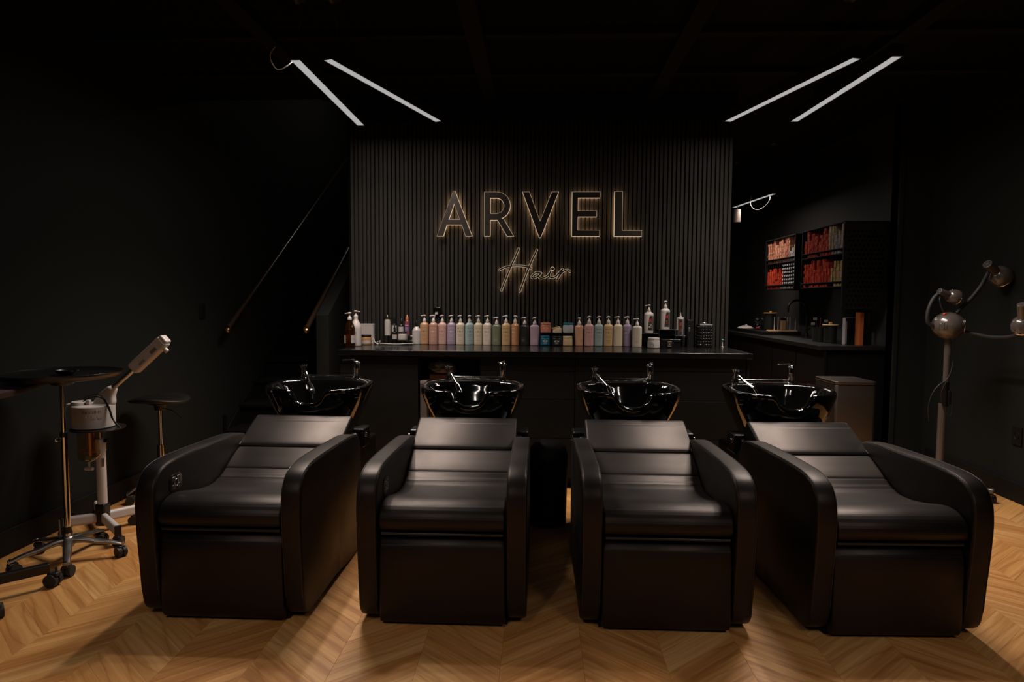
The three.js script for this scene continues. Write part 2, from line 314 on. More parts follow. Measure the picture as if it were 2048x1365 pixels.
letter('R', 'black halo-lit capital letter R on the slatted wall', [[555, 525], [555, 155], [665, 155], ...arc(662, 269, 113, 114, -88, 72), [716, 378], [805, 525], [750, 525], [668, 390], [605, 390], [605, 525]], [[605, 205], [605, 338], [655, 338], ...arc(658, 271, 66, 66.5, 88, -88, 10)], [[580, 515, 580, 165, 44], [600, 180, 690, 180, 40], [600, 362, 690, 362, 40], [748, 220, 748, 320, 42], [700, 390, 770, 515, 42]]);
letter('V', 'black halo-lit capital letter V on the slatted wall', [[880, 155], [936, 155], [1030, 402], [1128, 155], [1184, 155], [1036, 537], [1024, 537]], null, [[908, 165, 1024, 500, 42], [1156, 165, 1038, 500, 42]]);
letter('E', 'black halo-lit capital letter E on the slatted wall', [[1300, 155], [1532, 155], [1532, 204], [1348, 204], [1348, 314], [1506, 314], [1506, 362], [1348, 362], [1348, 476], [1532, 476], [1532, 525], [1300, 525]], null, [[1324, 515, 1324, 165, 42], [1350, 180, 1525, 180, 42], [1350, 338, 1500, 338, 42], [1350, 500, 1525, 500, 42]]);
letter('L', 'black halo-lit capital letter L on the slatted wall', [[1657, 152], [1721, 152], [1721, 478], [1886, 478], [1886, 525], [1657, 525]], null, [[1689, 515, 1689, 160, 56], [1725, 502, 1880, 502, 40]]);
{
  const hx = (u) => -0.3458 + 0.0003117 * u, hy = (v) => 1.692 - 0.0003117 * v, c = [-0.03, 1.48];
  const t = thing('script_sign', 'thin black halo-lit script word Hair below the big letters', 'sign', [c[0], c[1], LZ]);
  const strokes = [
    [[590, 155], [520, 330], [420, 545], [320, 800], [235, 1010], [178, 1160]],
    [[1030, 185], [930, 400], [830, 630], [740, 870], [670, 1065], [628, 1190]],
    [[125, 672], [250, 612], [420, 575], [600, 568], [760, 582], [890, 622]],
    [[1132, 748], [1075, 722], [995, 738], [930, 792], [908, 842], [955, 860], [1035, 828], [1110, 766], [1136, 742]],
    [[1120, 752], [1083, 815], [1108, 856], [1185, 856], [1275, 815], [1340, 745], [1366, 700]],
    [[1366, 700], [1335, 780], [1352, 838], [1412, 850], [1490, 815], [1560, 742], [1645, 645]],
    [[1648, 645], [1585, 775], [1520, 905]],
    [[1540, 862], [1600, 765], [1690, 685], [1780, 660], [1835, 702]],
  ];
  const run = (r, z, d) => {
    const gs = [];
    for (const s of strokes) {
      const p = s.map(([u, v]) => [hx(u) - c[0], hy(v) - c[1], 0]);
      gs.push(tube(p, r, 40, 10));
      for (const e of [p[0], p[p.length - 1]]) gs.push(new THREE.SphereGeometry(r, 10, 8).translate(...e));
    }
    gs.push(new THREE.SphereGeometry(r * 1.9, 16, 12).translate(hx(1410) - c[0], hy(635) - c[1], 0));
    return join(gs).scale(1, 1, d).translate(0, 0, z);
  };
  put(t, 'face', run(0.0064, 0.02, 0.35), M.scriptFace);
  put(t, 'glow_edge', run(0.0082, 0.012, 0.5), M.letterGlow, { label: 'warm glowing edge' });
  const seg = [[0, 0, 5], [1, 0, 5], [2, 0, 5], [3, 2, 6], [4, 2, 5], [5, 2, 5], [6, 0, 2], [7, 1, 4]];
  for (const [k, i0, i1] of seg) {
    const [a, b] = [strokes[k][i0], strokes[k][i1]], ax = hx(a[0]) - c[0], ay = hy(a[1]) - c[1], bx = hx(b[0]) - c[0], by = hy(b[1]) - c[1];
    const l = new THREE.RectAreaLight(HALO, HALO_POWER * 0.95, 0.012, Math.hypot(bx - ax, by - ay)); l.name = 'halo_light';
    l.position.set((ax + bx) / 2, (ay + by) / 2, 0.004); l.rotation.z = Math.atan2(by - ay, bx - ax) - Math.PI / 2; t.add(l);
  }
}
// ---------------------------------------------------------------- counter with its cabinet
const CT = 0.92, CF = -4.27, CBK = -4.935;
{
  const t = thing('counter_cabinet', 'long matt black cabinet with drawers, a door and an open niche under the slatted wall', 'cabinet', [0.02, 0, (CF + CBK) / 2]);
  const D = CBK - CF, zf = -D / 2 - 0.03, mk = (x0, x1, y0, y1) => rbox(x1 - x0 - 0.004, y1 - y0 - 0.004, 0.018, 0.0015, (x0 + x1) / 2 - 0.02, (y0 + y1) / 2, zf, 1);
  put(t, 'carcass', join([box(0.53, 0.82, 0.6, -1.09, 0.47, -0.03), box(1.745, 0.82, 0.6, 0.459, 0.47, -0.03), box(0.42, 0.02, 0.6, -0.62, 0.875, -0.03), box(0.42, 0.3, 0.6, -0.62, 0.21, -0.03), box(0.42, 0.5, 0.02, -0.62, 0.6, -0.315), box(2.66, 0.07, 0.56, 0, 0.035, -0.04)]), M.leatherDark);
  const door = put(t, 'door', mk(-1.338, -0.807, 0.07, 0.882), M.cabinet);
  for (const [x0, x1, ys] of [[-0.394, 0.236, [0.07, 0.34, 0.6, 0.787, 0.882]], [0.236, 0.73, [0.07, 0.34, 0.6, 0.79, 0.882]], [0.73, 1.352, [0.07, 0.34, 0.6, 0.793, 0.882]]])
    for (let i = 0; i < 4; i++) put(t, 'drawer', mk(x0, x1, ys[i], ys[i + 1]), M.cabinet);
  put(t, 'drawer', mk(-0.807, -0.394, 0.07, 0.36), M.cabinet);
  put(t, 'side_panel', box(0.018, 0.81, 0.64, 1.345, 0.475, -0.01), M.cabinet);
  const k = thing('countertop', 'dark laminate worktop carrying the long row of hair bottles', 'worktop', [0.02, 0.885, (CF + CBK) / 2]);
  put(k, 'slab', rbox(2.73, 0.035, 0.67, 0.003, 0.0, 0.0175, 0.01), M.top);
}
{ // things in the niche
  const b = thing('plastic_bag', 'crumpled translucent plastic bag lying on the cardboard box in the open cabinet niche', 'bag', [-0.68, 0.7475, -4.45]);
  const film = std(lin(0.12, 0.1, 0.09), 0.35, 0, { transmission: 0.3, thickness: 0 });
  put(b, 'bag', grid(32, 18, (u, v) => { const a = u * 6.283, y = v * 0.115, k = fbm(3 + 2.2 * Math.cos(a), 3 + 2.2 * Math.sin(a) + v * 4, 3) - 0.45, r = (0.055 + 0.06 * k + 0.022 * Math.sin(v * 4)) * (v > 0.97 ? 0.1 : 1 - 0.4 * v * v) * (v < 0.03 ? 0.1 : 1); return [r * 1.25 * Math.cos(a), y, r * 0.9 * Math.sin(a)]; }, true), film);
  put(b, 'tied_corner', tube([[0.03, 0.07, 0.04], [0.055, 0.065, 0.05], [0.065, 0.04, 0.055], [0.06, 0.012, 0.055]], 0.007, 20), film);
  const o = thing('cardboard_box', 'small orange-brown cardboard box under the plastic bag in the niche', 'box', [-0.69, 0.362, -4.45]);
  put(o, 'box_body', rbox(0.12, 0.382, 0.1, 0.003, 0, 0.191, 0), std(lin(0.16, 0.065, 0.018), 0.7)); put(o, 'flap', box(0.12, 0.002, 0.05, 0, 0.383, 0.02), std(lin(0.19, 0.08, 0.022), 0.7));
  const w = thing('carton', 'pale carton at the left end of the open niche', 'box', [-0.776, 0.362, -4.37]);
  put(w, 'carton_body', rbox(0.045, 0.33, 0.12, 0.003, 0, 0.165, 0), std(lin(0.1, 0.085, 0.075), 0.7)); put(w, 'lid', rbox(0.047, 0.02, 0.122, 0.002, 0, 0.341, 0), M.paper);
}

// ---------------------------------------------------------------- shampoo chairs
function makeChair(label, x, turn) {
  const t = thing('shampoo_chair', label, 'shampoo chair', [x, 0, -2.85], turn, 'black leather shampoo chairs in a row');
  const z0 = 0.45, sh = (l) => l.map(([a, b]) => [a + z0, b]);
  const armProf = smooth2([[-0.82, 0.02], [-0.4, 0.02], [-0.095, 0.02], [-0.05, 0.027], [-0.018, 0.058], [-0.004, 0.12], [0.006, 0.22], [0.02, 0.36], [0.024, 0.47], [0.01, 0.54], [-0.03, 0.586], [-0.09, 0.606], [-0.2, 0.612], [-0.45, 0.608], [-0.68, 0.598], [-0.76, 0.585], [-0.805, 0.55], [-0.82, 0.48], [-0.822, 0.2]], 120, true);
  const crest = smooth2([[-0.02, 0.066], [-0.004, 0.12], [0.006, 0.22], [0.02, 0.36], [0.024, 0.47], [0.01, 0.54], [-0.03, 0.586], [-0.09, 0.606], [-0.2, 0.612], [-0.45, 0.608], [-0.68, 0.598], [-0.76, 0.585]], 60);
  for (const s of [-1, 1]) {
    const a = put(t, 'armrest', extrudeX(sh(armProf), 0.078, 0.012, 4), M.leather, { p: [s * 0.284, 0, 0] });
    for (const e of [-1, 1]) put(a, 'seam', new THREE.TubeGeometry(new THREE.CatmullRomCurve3(sh(crest).map(([z, y]) => new THREE.Vector3(e * 0.0325, y - 0.0012, z - 0.001))), 90, 0.0016, 6), M.stitch);
  }
  const seat = smooth2([[-0.03, 0.376], [0.0, 0.384], [0.012, 0.404], [0.011, 0.428], [-0.002, 0.452], [-0.03, 0.472], [-0.075, 0.482], [-0.13, 0.478], [-0.22, 0.456], [-0.32, 0.438], [-0.42, 0.434], [-0.465, 0.442], [-0.47, 0.4], [-0.46, 0.36], [-0.25, 0.37]], 110, true);
  put(t, 'seat_cushion', extrudeX(sh(seat), 0.487, 0.016, 5), M.leather);
  const N = (a, q) => [a[0] - q * 0.44, a[1] - q * 0.9];
  const band = (p, q, th, bulge) => {          // a cushion of the backrest between two points of its face
    const e = [(p[0] + q[0]) / 2 + bulge * 0.44, (p[1] + q[1]) / 2 + bulge * 0.9], m = (k) => [p[0] + (q[0] - p[0]) * k, p[1] + (q[1] - p[1]) * k];
    const c = (k, b) => { const u = m(k); return [u[0] + b * 0.44, u[1] + b * 0.9]; };
    return smooth2([c(0.0, -0.012), c(0.05, -0.001), c(0.25, bulge), c(0.5, bulge * 1.1), c(0.75, bulge), c(0.95, -0.001), c(1, -0.012), c(1, -th * 0.6), c(0.97, -th), c(0.03, -th), c(0, -th * 0.6)], 80, true);
  };
  const back = put(t, 'backrest', extrudeX(sh(smooth2([[-0.462, 0.437], [-0.5, 0.455], [-0.53, 0.468], [-0.56, 0.46], [-0.57, 0.42], [-0.5, 0.36], [-0.46, 0.38]], 60, true)), 0.485, 0.012, 4), M.leather);
  put(back, 'cushion_panel', extrudeX(sh(band([-0.525, 0.466], [-0.683, 0.541], 0.085, 0.004)), 0.49, 0.014, 4), M.leather);
  put(back, 'cushion_panel', extrudeX(sh(band([-0.685, 0.542], [-0.922, 0.657], 0.085, 0.005)), 0.508, 0.014, 4), M.leather);
  for (const e of [-1, 1]) put(back, 'seam', rod([e * 0.242, 0.5445, -0.688 + z0], [e * 0.242, 0.648, -0.903 + z0], 0.0016, 6), M.stitch);
  put(t, 'leg_panel', extrudeX(sh(smooth2([[-0.02, 0.014], [-0.006, 0.03], [-0.002, 0.2], [-0.003, 0.285], [-0.013, 0.327], [-0.04, 0.352], [-0.09, 0.358], [-0.1, 0.2], [-0.095, 0.018]], 80, true)), 0.484, 0.01, 4), M.leather);
  put(t, 'footrest_plate', rbox(0.47, 0.012, 0.2, 0.005, 0, 0.368, z0 - 0.1, 3), M.plastic);
  put(t, 'base_frame', join([box(0.47, 0.3, 0.62, 0, 0.19, z0 - 0.44), box(0.5, 0.025, 0.74, 0, 0.0125, z0 - 0.42), box(0.46, 0.06, 0.24, 0, 0.42, z0 - 0.7)]), M.leatherDark);
  const pan = put(t, 'control_panel', extrude(roundRect(0.088, 0.07, 0.024), 0.006, 0.0018, 2).rotateY(Math.PI / 2).translate(-0.2475, 0.515, z0 - 0.13), M.plastic, { label: 'black control panel with chrome buttons' });
  put(pan, 'button', join([0, 1, 2, 3].map((i) => rbox(0.006, 0.02, 0.022, 0.0028, -0.242, 0.515 + (i < 2 ? 0.016 : -0.016), z0 - 0.13 + (i % 2 ? 0.017 : -0.017), 2))), M.bronze);
  put(pan, 'button_ring', new THREE.TorusGeometry(0.014, 0.0018, 6, 24).rotateY(Math.PI / 2).translate(-0.2405, 0.515, z0 - 0.13), M.chrome);
  // pedestal and basin
  const ped = put(t, 'pedestal', join([rbox(0.59, 0.5, 0.42, 0.02, 0, 0.25, z0 - 1.035), rbox(0.56, 0.06, 0.2, 0.015, 0, 0.53, z0 - 1.0), rbox(0.08, 0.1, 0.12, 0.01, 0.27, 0.53, z0 - 0.99), rbox(0.08, 0.1, 0.12, 0.01, -0.27, 0.53, z0 - 0.99)]), M.plastic);
  for (const s of [-1, 1]) put(ped, 'hinge_cap', new THREE.CylinderGeometry(0.012, 0.012, 0.012, 16).rotateZ(Math.PI / 2).translate(s * 0.313, 0.545, z0 - 0.96), M.chrome);
  const bz = z0 - 1.17, TILT = 0.05;
  const sup = (a, n) => Math.sign(a) * Math.pow(Math.abs(a), 2 / n);
  const prof = [[0.0, 0.0], [0.3, 0.004], [0.55, 0.02], [0.75, 0.06], [0.88, 0.12], [0.95, 0.158], [1.0, 0.176]];   // bowl inside, share of the opening and height
  const lip = [[0.25, 0.181], [0.8, 0.181], [0.97, 0.176], [1.0, 0.165], [0.99, 0.15]], outer = [[0.96, 0.12], [0.9, 0.075], [0.8, 0.02], [0.7, -0.05], [0.58, -0.12], [0.5, -0.13]];
  const rows = [];
  for (let i = 0; i < prof.length - 1; i++) for (let k = 0; k < 4; k++) rows.push([0, i + k / 4]);
  rows.push([0, prof.length - 1]);
  lip.forEach((_, i) => rows.push([1, i])); outer.forEach((_, i) => rows.push([2, i]));
  const at = (list, f) => { const i = Math.min(list.length - 2, Math.floor(f)), k = f - i; return [list[i][0] + (list[i + 1][0] - list[i][0]) * k, list[i][1] + (list[i + 1][1] - list[i][1]) * k]; };
  const basin = put(t, 'basin', grid(96, rows.length - 1, (u, v) => {
    const a = -u * Math.PI * 2, c = Math.cos(a), s = Math.sin(a), [part, f] = rows[Math.round(v * (rows.length - 1))];
    const ox = 0.283 * sup(c, 2.5), oz = (s > 0 ? 0.225 : 0.25) * sup(s, 2.8);
    const ix = 0.25 * sup(c, 2.4), iz = 0.035 + (s > 0 ? 0.168 : 0.165) * sup(s, 2.6);
    const nx = Math.abs(ox) / 0.097, notch = s > 0.3 ? Math.max(0, 1 - nx * nx) ** 0.5 * 0.082 * Math.min(1, (s - 0.3) * 3) : 0;
    let x, z, y;
    if (part === 0) { const [r, h] = at(prof, f); x = ix * r; z = 0.03 + (iz - 0.03) * r; y = h - (h > 0.1 ? notch * (h - 0.1) / 0.076 : 0); }
    else if (part === 1) { const [k, h] = lip[f]; x = ix + (ox - ix) * k; z = iz + (oz - iz) * k; y = h - notch; }
    else { const [r, h] = outer[f]; x = ox * r; z = oz * (0.4 + 0.6 * r) + (1 - r) * 0.02; y = h - notch * (h > 0.1 ? 0.85 : h > 0.05 ? 0.5 : h > 0 ? 0.15 : 0); }
    return [x, 0.609 + y - TILT * z * Math.max(0, Math.min(1, y / 0.18)), bz + z];
  }, true), M.ceramic, { label: 'glossy black ceramic basin with neck notch' });
  basin.geometry = mergeVertices(basin.geometry, 1e-5); basin.geometry.computeVertexNormals();
  put(basin, 'drain', lathe([[0.0001, 0.004], [0.016, 0.005], [0.02, 0.003], [0.03, 0.006], [0.036, 0.003], [0.038, 0]], 24), M.steel, { p: [0, 0.61, bz + 0.03] });
  const by = 0.609 + 0.181 + TILT * 0.2;
  put(basin, 'spray_holder', join([cyl(0.02, 0.017, 0.02, 0, 0.01, 0), cyl(0.012, 0.012, 0.045, 0, 0.04, 0), cyl(0.016, 0.016, 0.006, 0, 0.035, 0), cyl(0.02, 0.022, 0.012, 0, 0.066, 0), cyl(0.008, 0.007, 0.008, 0, 0.076, 0, 12)]), M.chrome, { p: [-0.165, by - 0.004, bz - 0.19] });
  put(basin, 'spray_head', join([rod([0, 0, 0], [0.035, -0.035, 0.07], 0.0075, 16, 0.009), rod([0.035, -0.035, 0.07], [0.05, -0.07, 0.085], 0.011, 16, 0.015), new THREE.SphereGeometry(0.0155, 20, 14).scale(1, 0.6, 1).translate(0.052, -0.074, 0.086), tube([[0, 0, 0], [-0.02, 0.02, -0.03], [-0.04, 0.0, -0.05], [-0.03, -0.03, -0.04]], 0.008, 20, 10)]), M.chrome, { p: [-0.135, by + 0.012, bz - 0.16] });
  put(basin, 'mixer_tap', join([cyl(0.025, 0.023, 0.012, 0, 0.006, 0), cyl(0.019, 0.02, 0.05, 0, 0.035, 0), cyl(0.022, 0.021, 0.03, 0, 0.072, 0), lathe([[0.022, 0.085], [0.02, 0.095], [0.012, 0.101], [0.0001, 0.102]], 24)]), M.chrome, { p: [0.152, by - 0.004, bz - 0.19] });
  const lev = put(basin, 'tap_lever', join([rod([0, 0.096, 0], [-0.02, 0.108, 0.01], 0.006), rbox(0.075, 0.006, 0.016, 0.0025, -0.045, 0.108, 0.012).rotateZ(0.02)]), M.chrome, { p: [0.152, by - 0.004, bz - 0.19] });
  put(basin, 'back_rail', rbox(0.3, 0.012, 0.022, 0.005, 0, 0, 0, 3), M.chrome, { p: [-0.002, by + 0.004, bz - 0.228] });
  return t;
}
const chair = makeChair('leftmost black leather shampoo chair, nearest the white steamer', -1.222, 0);
const turnLever = (c) => c.traverse((m) => { if (m.name === 'tap_lever') m.rotation.y = 1.25; });
turnLever(copy(chair, 'second black leather shampoo chair from the left, under the amber and white bottles', [-0.364, 0, -2.85], 0));
turnLever(copy(chair, 'third black leather shampoo chair from the left, right of the black bin', [0.487, 0, -2.85], 0));
copy(chair, 'rightmost black leather shampoo chair, in front of the steel bin and heat lamp', [1.322, 0, -2.85], 0.035);

// ---------------------------------------------------------------- bottles and jars on the counter
const PXZ = (px, z) => (px - 1079.5) / 1300 * (-z) * 1.004;                // helper used once per bottle: where along the row it stands
const printTex = (bg, ink, kind) => canvasTex(96, 192, (g, w, h) => {
  g.fillStyle = bg; g.fillRect(0, 0, w, h); g.fillStyle = ink; g.strokeStyle = ink; g.textAlign = 'center';
  if (kind === 'plain') return;
  g.font = '13px sans-serif'; g.fillText('KÉRASTASE', w / 2, 30);
  g.fillRect(18, 62, 18, 5); g.fillRect(60, 62, 18, 5); g.font = 'bold 22px serif'; g.fillText('K', w / 2, 72);
  g.font = '7px sans-serif';
  for (const [y, l] of [[96, 50], [104, 36], [112, 44], [120, 28]]) { g.globalAlpha = 0.55; g.fillRect((w - l) / 2, y, l, 2); }
  for (const [y, l] of [[144, 34], [160, 22]]) { g.globalAlpha = 0.8; g.fillRect((w - l) / 2, y, l, 2.5); }
  g.globalAlpha = 1;
});
const sup2 = (a, n) => Math.sign(a) * Math.pow(Math.abs(a), 2 / n);
const bodyGeo = (prof, n, dz, seg = 40) => grid(seg, prof.length - 1, (u, v) => { const [r, y] = prof[Math.round(v * (prof.length - 1))], a = -u * Math.PI * 2; return [r * sup2(Math.cos(a), n), y, r * dz * sup2(Math.sin(a), n)]; }, true);
const patchGeo = (r, n, dz, y0, y1, span, k = 1.012) => { // a printed patch lying on the front of such a body
  const m = 14, g = grid(m, 1, (u, v) => { const a = Math.PI / 2 + (0.5 - u) * span; return [k * r * sup2(Math.cos(a), n), y0 + (y1 - y0) * v, k * r * dz * sup2(Math.sin(a), n)]; });
  return g;
};
const pumpGeo = (y, s = 1, dir = -1) => join([lathe([[0.013, y], [0.0135, y + 0.012], [0.0105, y + 0.019], [0.006, y + 0.026], [0.0045, y + 0.032], [0.0045, y + 0.042]], 20), lathe([[0.0045, y + 0.042], [0.012, y + 0.044], [0.013, y + 0.048], [0.009, y + 0.053], [0.0001, y + 0.0545]], 20), rod([0, y + 0.0485, 0], [dir * 0.029, y + 0.044, 0], 0.0052, 12, 0.0034)].map((g) => s === 1 ? g : g));
const pumpFront = (y) => pumpGeo(y).clone().rotateY(0.95);
const prof1 = [[0.0001, 0], [0.03, 0], [0.0335, 0.004], [0.0335, 0.142], [0.0325, 0.15], [0.0275, 0.158], [0.018, 0.164], [0.0135, 0.168], [0.0125, 0.172]];
const prof2 = [[0.0001, 0], [0.03, 0], [0.0335, 0.004], [0.0345, 0.138], [0.0325, 0.146], [0.022, 0.153], [0.0135, 0.156], [0.0125, 0.16]];
const bodyA = bodyGeo(prof1, 2.6, 0.72), bodyB = bodyGeo(prof2, 2.8, 0.66), patchA = patchGeo(0.0335, 2.6, 0.72, 0.012, 0.142, 1.9), patchB = patchGeo(0.0335, 2.8, 0.66, 0.012, 0.138, 1.9);
const pumps = { left: pumpGeo(0.17), front: pumpFront(0.17), right: pumpGeo(0.17, 1, 1), leftB: pumpGeo(0.158), frontB: pumpFront(0.158) };
const toned = new Map();
const TONE = 0.52;                                                          // the packaging is a little deeper than its hex notes
const tone = (hex, rough = 0.42) => { const k = hex + rough; if (!toned.has(k)) toned.set(k, std(new THREE.Color(hex).multiplyScalar(TONE), rough)); return toned.get(k); };
function pumpBottle(label, px, z, bg, ink, pump, o = {}) {
  const t = thing('pump_bottle', label, 'bottle', [o.x ?? PXZ(px, z), o.y ?? CT, z], o.turn ?? 0, 'pump bottles in a row on the worktop');
  put(t, 'body', o.b ? bodyB : bodyA, tone(bg, o.rough ?? 0.42));
  put(t, 'label_print', o.b ? patchB : patchA, std(lin(TONE, TONE, TONE), 0.45, 0, { map: printTex(bg, ink, o.kind) }));
  put(t, 'pump', pumps[pump + (o.b ? 'B' : '')] ?? pumps[pump], o.pumpMat ?? M.whitePump);
  return t;
}
pumpBottle('sandy orange pump bottle, first of the pastel row beside the white dropper-neck bottle', 849, -4.89, '#c69a72', '#5a3a20', 'left');
pumpBottle('pinkish tan pump bottle between the sandy orange and the pale pink one', 867, -4.86, '#bd8c7c', '#f0e0d8', 'left');
pumpBottle('pale pink pump bottle with a reddish mark, left of the first lilac bottle', 885, -4.88, '#d3a79d', '#8c3a30', 'front');
pumpBottle('dusky lilac pump bottle left of the cream one, fourth of the pastel row', 903.4, -4.88, '#a893a8', '#efe6ee', 'front');
pumpBottle('cream pump bottle between the dusky lilac and the light blue bottle', 921.5, -4.88, '#d9c9b2', '#3a2c22', 'front');
pumpBottle('light blue pump bottle in the left half of the row', 939.6, -4.88, '#a3b7b8', '#2a3438', 'front', { turn: 0.3 });
pumpBottle('beige pump bottle directly right of the light blue one in the left half', 957.5, -4.88, '#d6c2a6', '#6a5138', 'front');
pumpBottle('off-white pump bottle beside the shorter olive green bottle', 975.6, -4.87, '#dccabb', '#7a5a48', 'front', { turn: -0.3 });
pumpBottle('shorter olive green pump bottle with a red mark', 994, -4.86, '#71775f', '#d9d4c4', 'left', { b: true, turn: -0.4 });
pumpBottle('golden yellow pump bottle between the olive green and copper orange bottles', 1013, -4.86, '#cfa878', '#2c2016', 'left');
pumpBottle('glossy copper orange pump bottle with its nozzle turned right', 1031, -4.86, '#c2885f', '#eadcd0', 'right', { rough: 0.22, turn: -0.9 });
pumpBottle('black pump bottle with a pale pump among the pastel ones', 1050, -4.85, '#1a1917', '#b8b2aa', 'front', { b: true, turn: -0.6 });
pumpBottle('pale mauve pump bottle left of the stacked jars', 1069.7, -4.85, '#bb9fb0', '#f2eaf0', 'front', { b: true });
pumpBottle('peach orange pump bottle just right of the stacked jars', 1158.4, -4.86, '#d4a280', '#3c2a20', 'front', { b: true, turn: 0.7 });
pumpBottle('rosy pink pump bottle in the right half of the row', 1177.9, -4.86, '#cfa39b', '#7d3038', 'front');
pumpBottle('blue-grey pump bottle between the rosy pink and yellow bottles in the right half', 1197.2, -4.86, '#9fb0ae', '#26302f', 'front');
pumpBottle('honey yellow pump bottle in the right half, left of the turned cream one', 1216, -4.85, '#cdaa7a', '#2e2418', 'front');
pumpBottle('cream pump bottle turned sideways with nozzle pointing left, in the right half', 1234.8, -4.84, '#d8c7a8', '#b5a388', 'left', { kind: 'plain' });
pumpBottle('bright lilac pump bottle at the right end of the pastel row', 1253, -4.85, '#ab94b0', '#f0e8f2', 'front', { turn: -0.5 });
pumpBottle('ivory pump bottle standing forward, left of the bottle with the numeral 2', 1272.6, -4.8, '#d6cbb8', '#3a332c', 'left', { b: true, turn: -0.3 });

const jarGeo = (r, h, n = 2) => bodyGeo([[0.0001, 0], [r * 0.9, 0], [r, h * 0.08], [r * 0.97, h * 0.66], [r * 0.9, h * 0.76], [r * 0.86, h * 0.8], [0.0001, h * 0.8]], n, 1);
function jar(label, px, z, y, r, h, bg, lidBg, o = {}) {
  const t = thing('hair_mask_jar', label, 'jar', [o.x ?? PXZ(px, z), y, z], o.turn ?? 0, o.group ?? 'hair mask jars');
  put(t, 'body', jarGeo(r, h, o.n ?? 2.6), tone(bg, 0.35));
  const lid = put(t, 'lid', bodyGeo([[0.0001, h * 0.79], [r * 0.9, h * 0.79], [r * 0.93, h * 0.81], [r * 0.93, h * 0.98], [r * 0.89, h * 1.01], [0.0001, h * 1.01]], o.n ?? 2.6, 1), tone(lidBg, 0.35)); if (o.lidTilt) { lid.rotation.z = o.lidTilt; lid.position.y = -0.006; }
  if (o.eye) put(t, 'label_print', patchGeo(r, o.n ?? 2.6, 1, h * 0.12, h * 0.66, 1.5), std(lin(0.5, 0.5, 0.5), 0.4, 0, { map: canvasTex(96, 64, (g) => { g.fillStyle = bg; g.fillRect(0, 0, 96, 64); g.fillStyle = o.ink ?? '#d8d4cc'; g.beginPath(); g.ellipse(48, 20, 26, 10, 0, 0, 7); g.fill(); g.fillStyle = bg; g.beginPath(); g.arc(48, 20, 7, 0, 7); g.fill(); g.fillStyle = o.ink ?? '#d8d4cc'; for (const [y2, l] of [[40, 34], [46, 24], [52, 30]]) g.fillRect(48 - l / 2, y2, l, 2); }) }));
  return t;
}
const RZ = -4.87;
{
  const t = thing('jar_riser', 'low clear acrylic riser holding the upper three hair mask jars', 'stand', [0.127, CT, RZ]);
  put(t, 'shelf', rbox(0.256, 0.005, 0.09, 0.001, 0, 0.0915, 0), M.acrylic);
  for (const s of [-1, 1]) put(t, 'leg', rbox(0.004, 0.088, 0.09, 0.001, s * 0.126, 0.045, 0), M.acrylic);
  put(t, 'back_board', box(0.236, 0.086, 0.003, 0, 0.045, -0.04), M.plastic);
}
jar('coral jar with coral lid on the acrylic riser', 1091.7, RZ, CT + 0.0945, 0.041, 0.075, '#cf7f63', '#cf7f63', { eye: true, ink: '#e8b8a4' });
jar('squat ivory jar with a yellow lid sitting askew on the riser', 1114.7, RZ, CT + 0.0945, 0.036, 0.05, '#d8c8ac', '#c99a4a', { lidTilt: 0.2 });
jar('pale grey-blue jar with a teal lid on the riser', 1136.4, RZ, CT + 0.0945, 0.041, 0.076, '#b9bfc0', '#1f6f86');
jar('deep teal jar with an eye mark under the riser', 1091, -4.85, CT, 0.037, 0.074, '#17607c', '#1a6a86', { eye: true });
jar('black jar with a white eye mark under the riser', 1113.7, -4.85, CT, 0.04, 0.072, '#171616', '#1c1b1a', { eye: true });
jar('cream jar with cream lid under the riser', 1135.5, -4.85, CT, 0.0375, 0.072, '#d9bb90', '#dcc39c');

// right-hand display of the white numbered bottles
{
  const t = thing('display_steps', 'black stepped display stand carrying the numbered white bottles', 'stand', [0.9, CT, -4.86]);
  for (const [x, w, h, d] of [[-0.1, 0.15, 0.1, 0.1], [0.045, 0.14, 0.128, 0.1], [0.135, 0.08, 0.085, 0.1]]) put(t, 'step', join([rbox(w, 0.006, d, 0.002, x, h - 0.003, 0), box(0.006, h - 0.006, d, x - w / 2 + 0.003, (h - 0.006) / 2, 0), box(w - 0.01, h - 0.006, 0.005, x, (h - 0.006) / 2, -d / 2 + 0.004)]), M.plastic);
}
const numTex = (n) => canvasTex(96, 192, (g, w, h) => {
  g.fillStyle = '#3a3532'; g.fillRect(0, 0, w, h); g.fillStyle = '#a89c94'; for (const [x, l] of [[6, 3], [22, 2], [72, 4], [86, 3]]) g.fillRect(x, 0, l, h);
  g.fillStyle = '#2a2624'; g.fillRect(40, 0, 18, h * 0.96);
  g.textAlign = 'center'; g.fillStyle = '#d8452c'; g.font = 'bold 64px sans-serif'; g.fillText('K', w / 2, 84); g.fillStyle = n === '2' ? '#e8e0d8' : '#d8583c'; g.font = '64px sans-serif'; g.fillText(n, w / 2, 152);
});
const profK = [[0.0001, 0], [0.03, 0], [0.033, 0.004], [0.0345, 0.132], [0.034, 0.14], [0.026, 0.15], [0.015, 0.157], [0.0125, 0.162]];
for (const [n, px, y, pump] of [['2', 1295, 0.1, 'leftB'], ['1', 1327, 0.128, 'frontB']]) {
  const t = thing('numbered_bottle', n === '2' ? 'white pump bottle with a striped label and the numeral 2, on the left step' : 'white pump bottle with a striped label and the numeral 1, on the highest step', 'bottle', [PXZ(px, -4.85), CT + y, -4.85], n === '2' ? 0.06 : 0.1, 'numbered white bottles');
  put(t, 'body', bodyGeo(profK, 2.8, 0.62), M.white); put(t, 'pump', pumps[pump], M.whitePump);
  put(t, 'label_print', patchGeo(0.034, 2.8, 0.62, 0.02, 0.128, 1.35).translate(0.006, 0, 0), std(lin(0.5, 0.5, 0.5), 0.4, 0, { map: numTex(n) }));
}
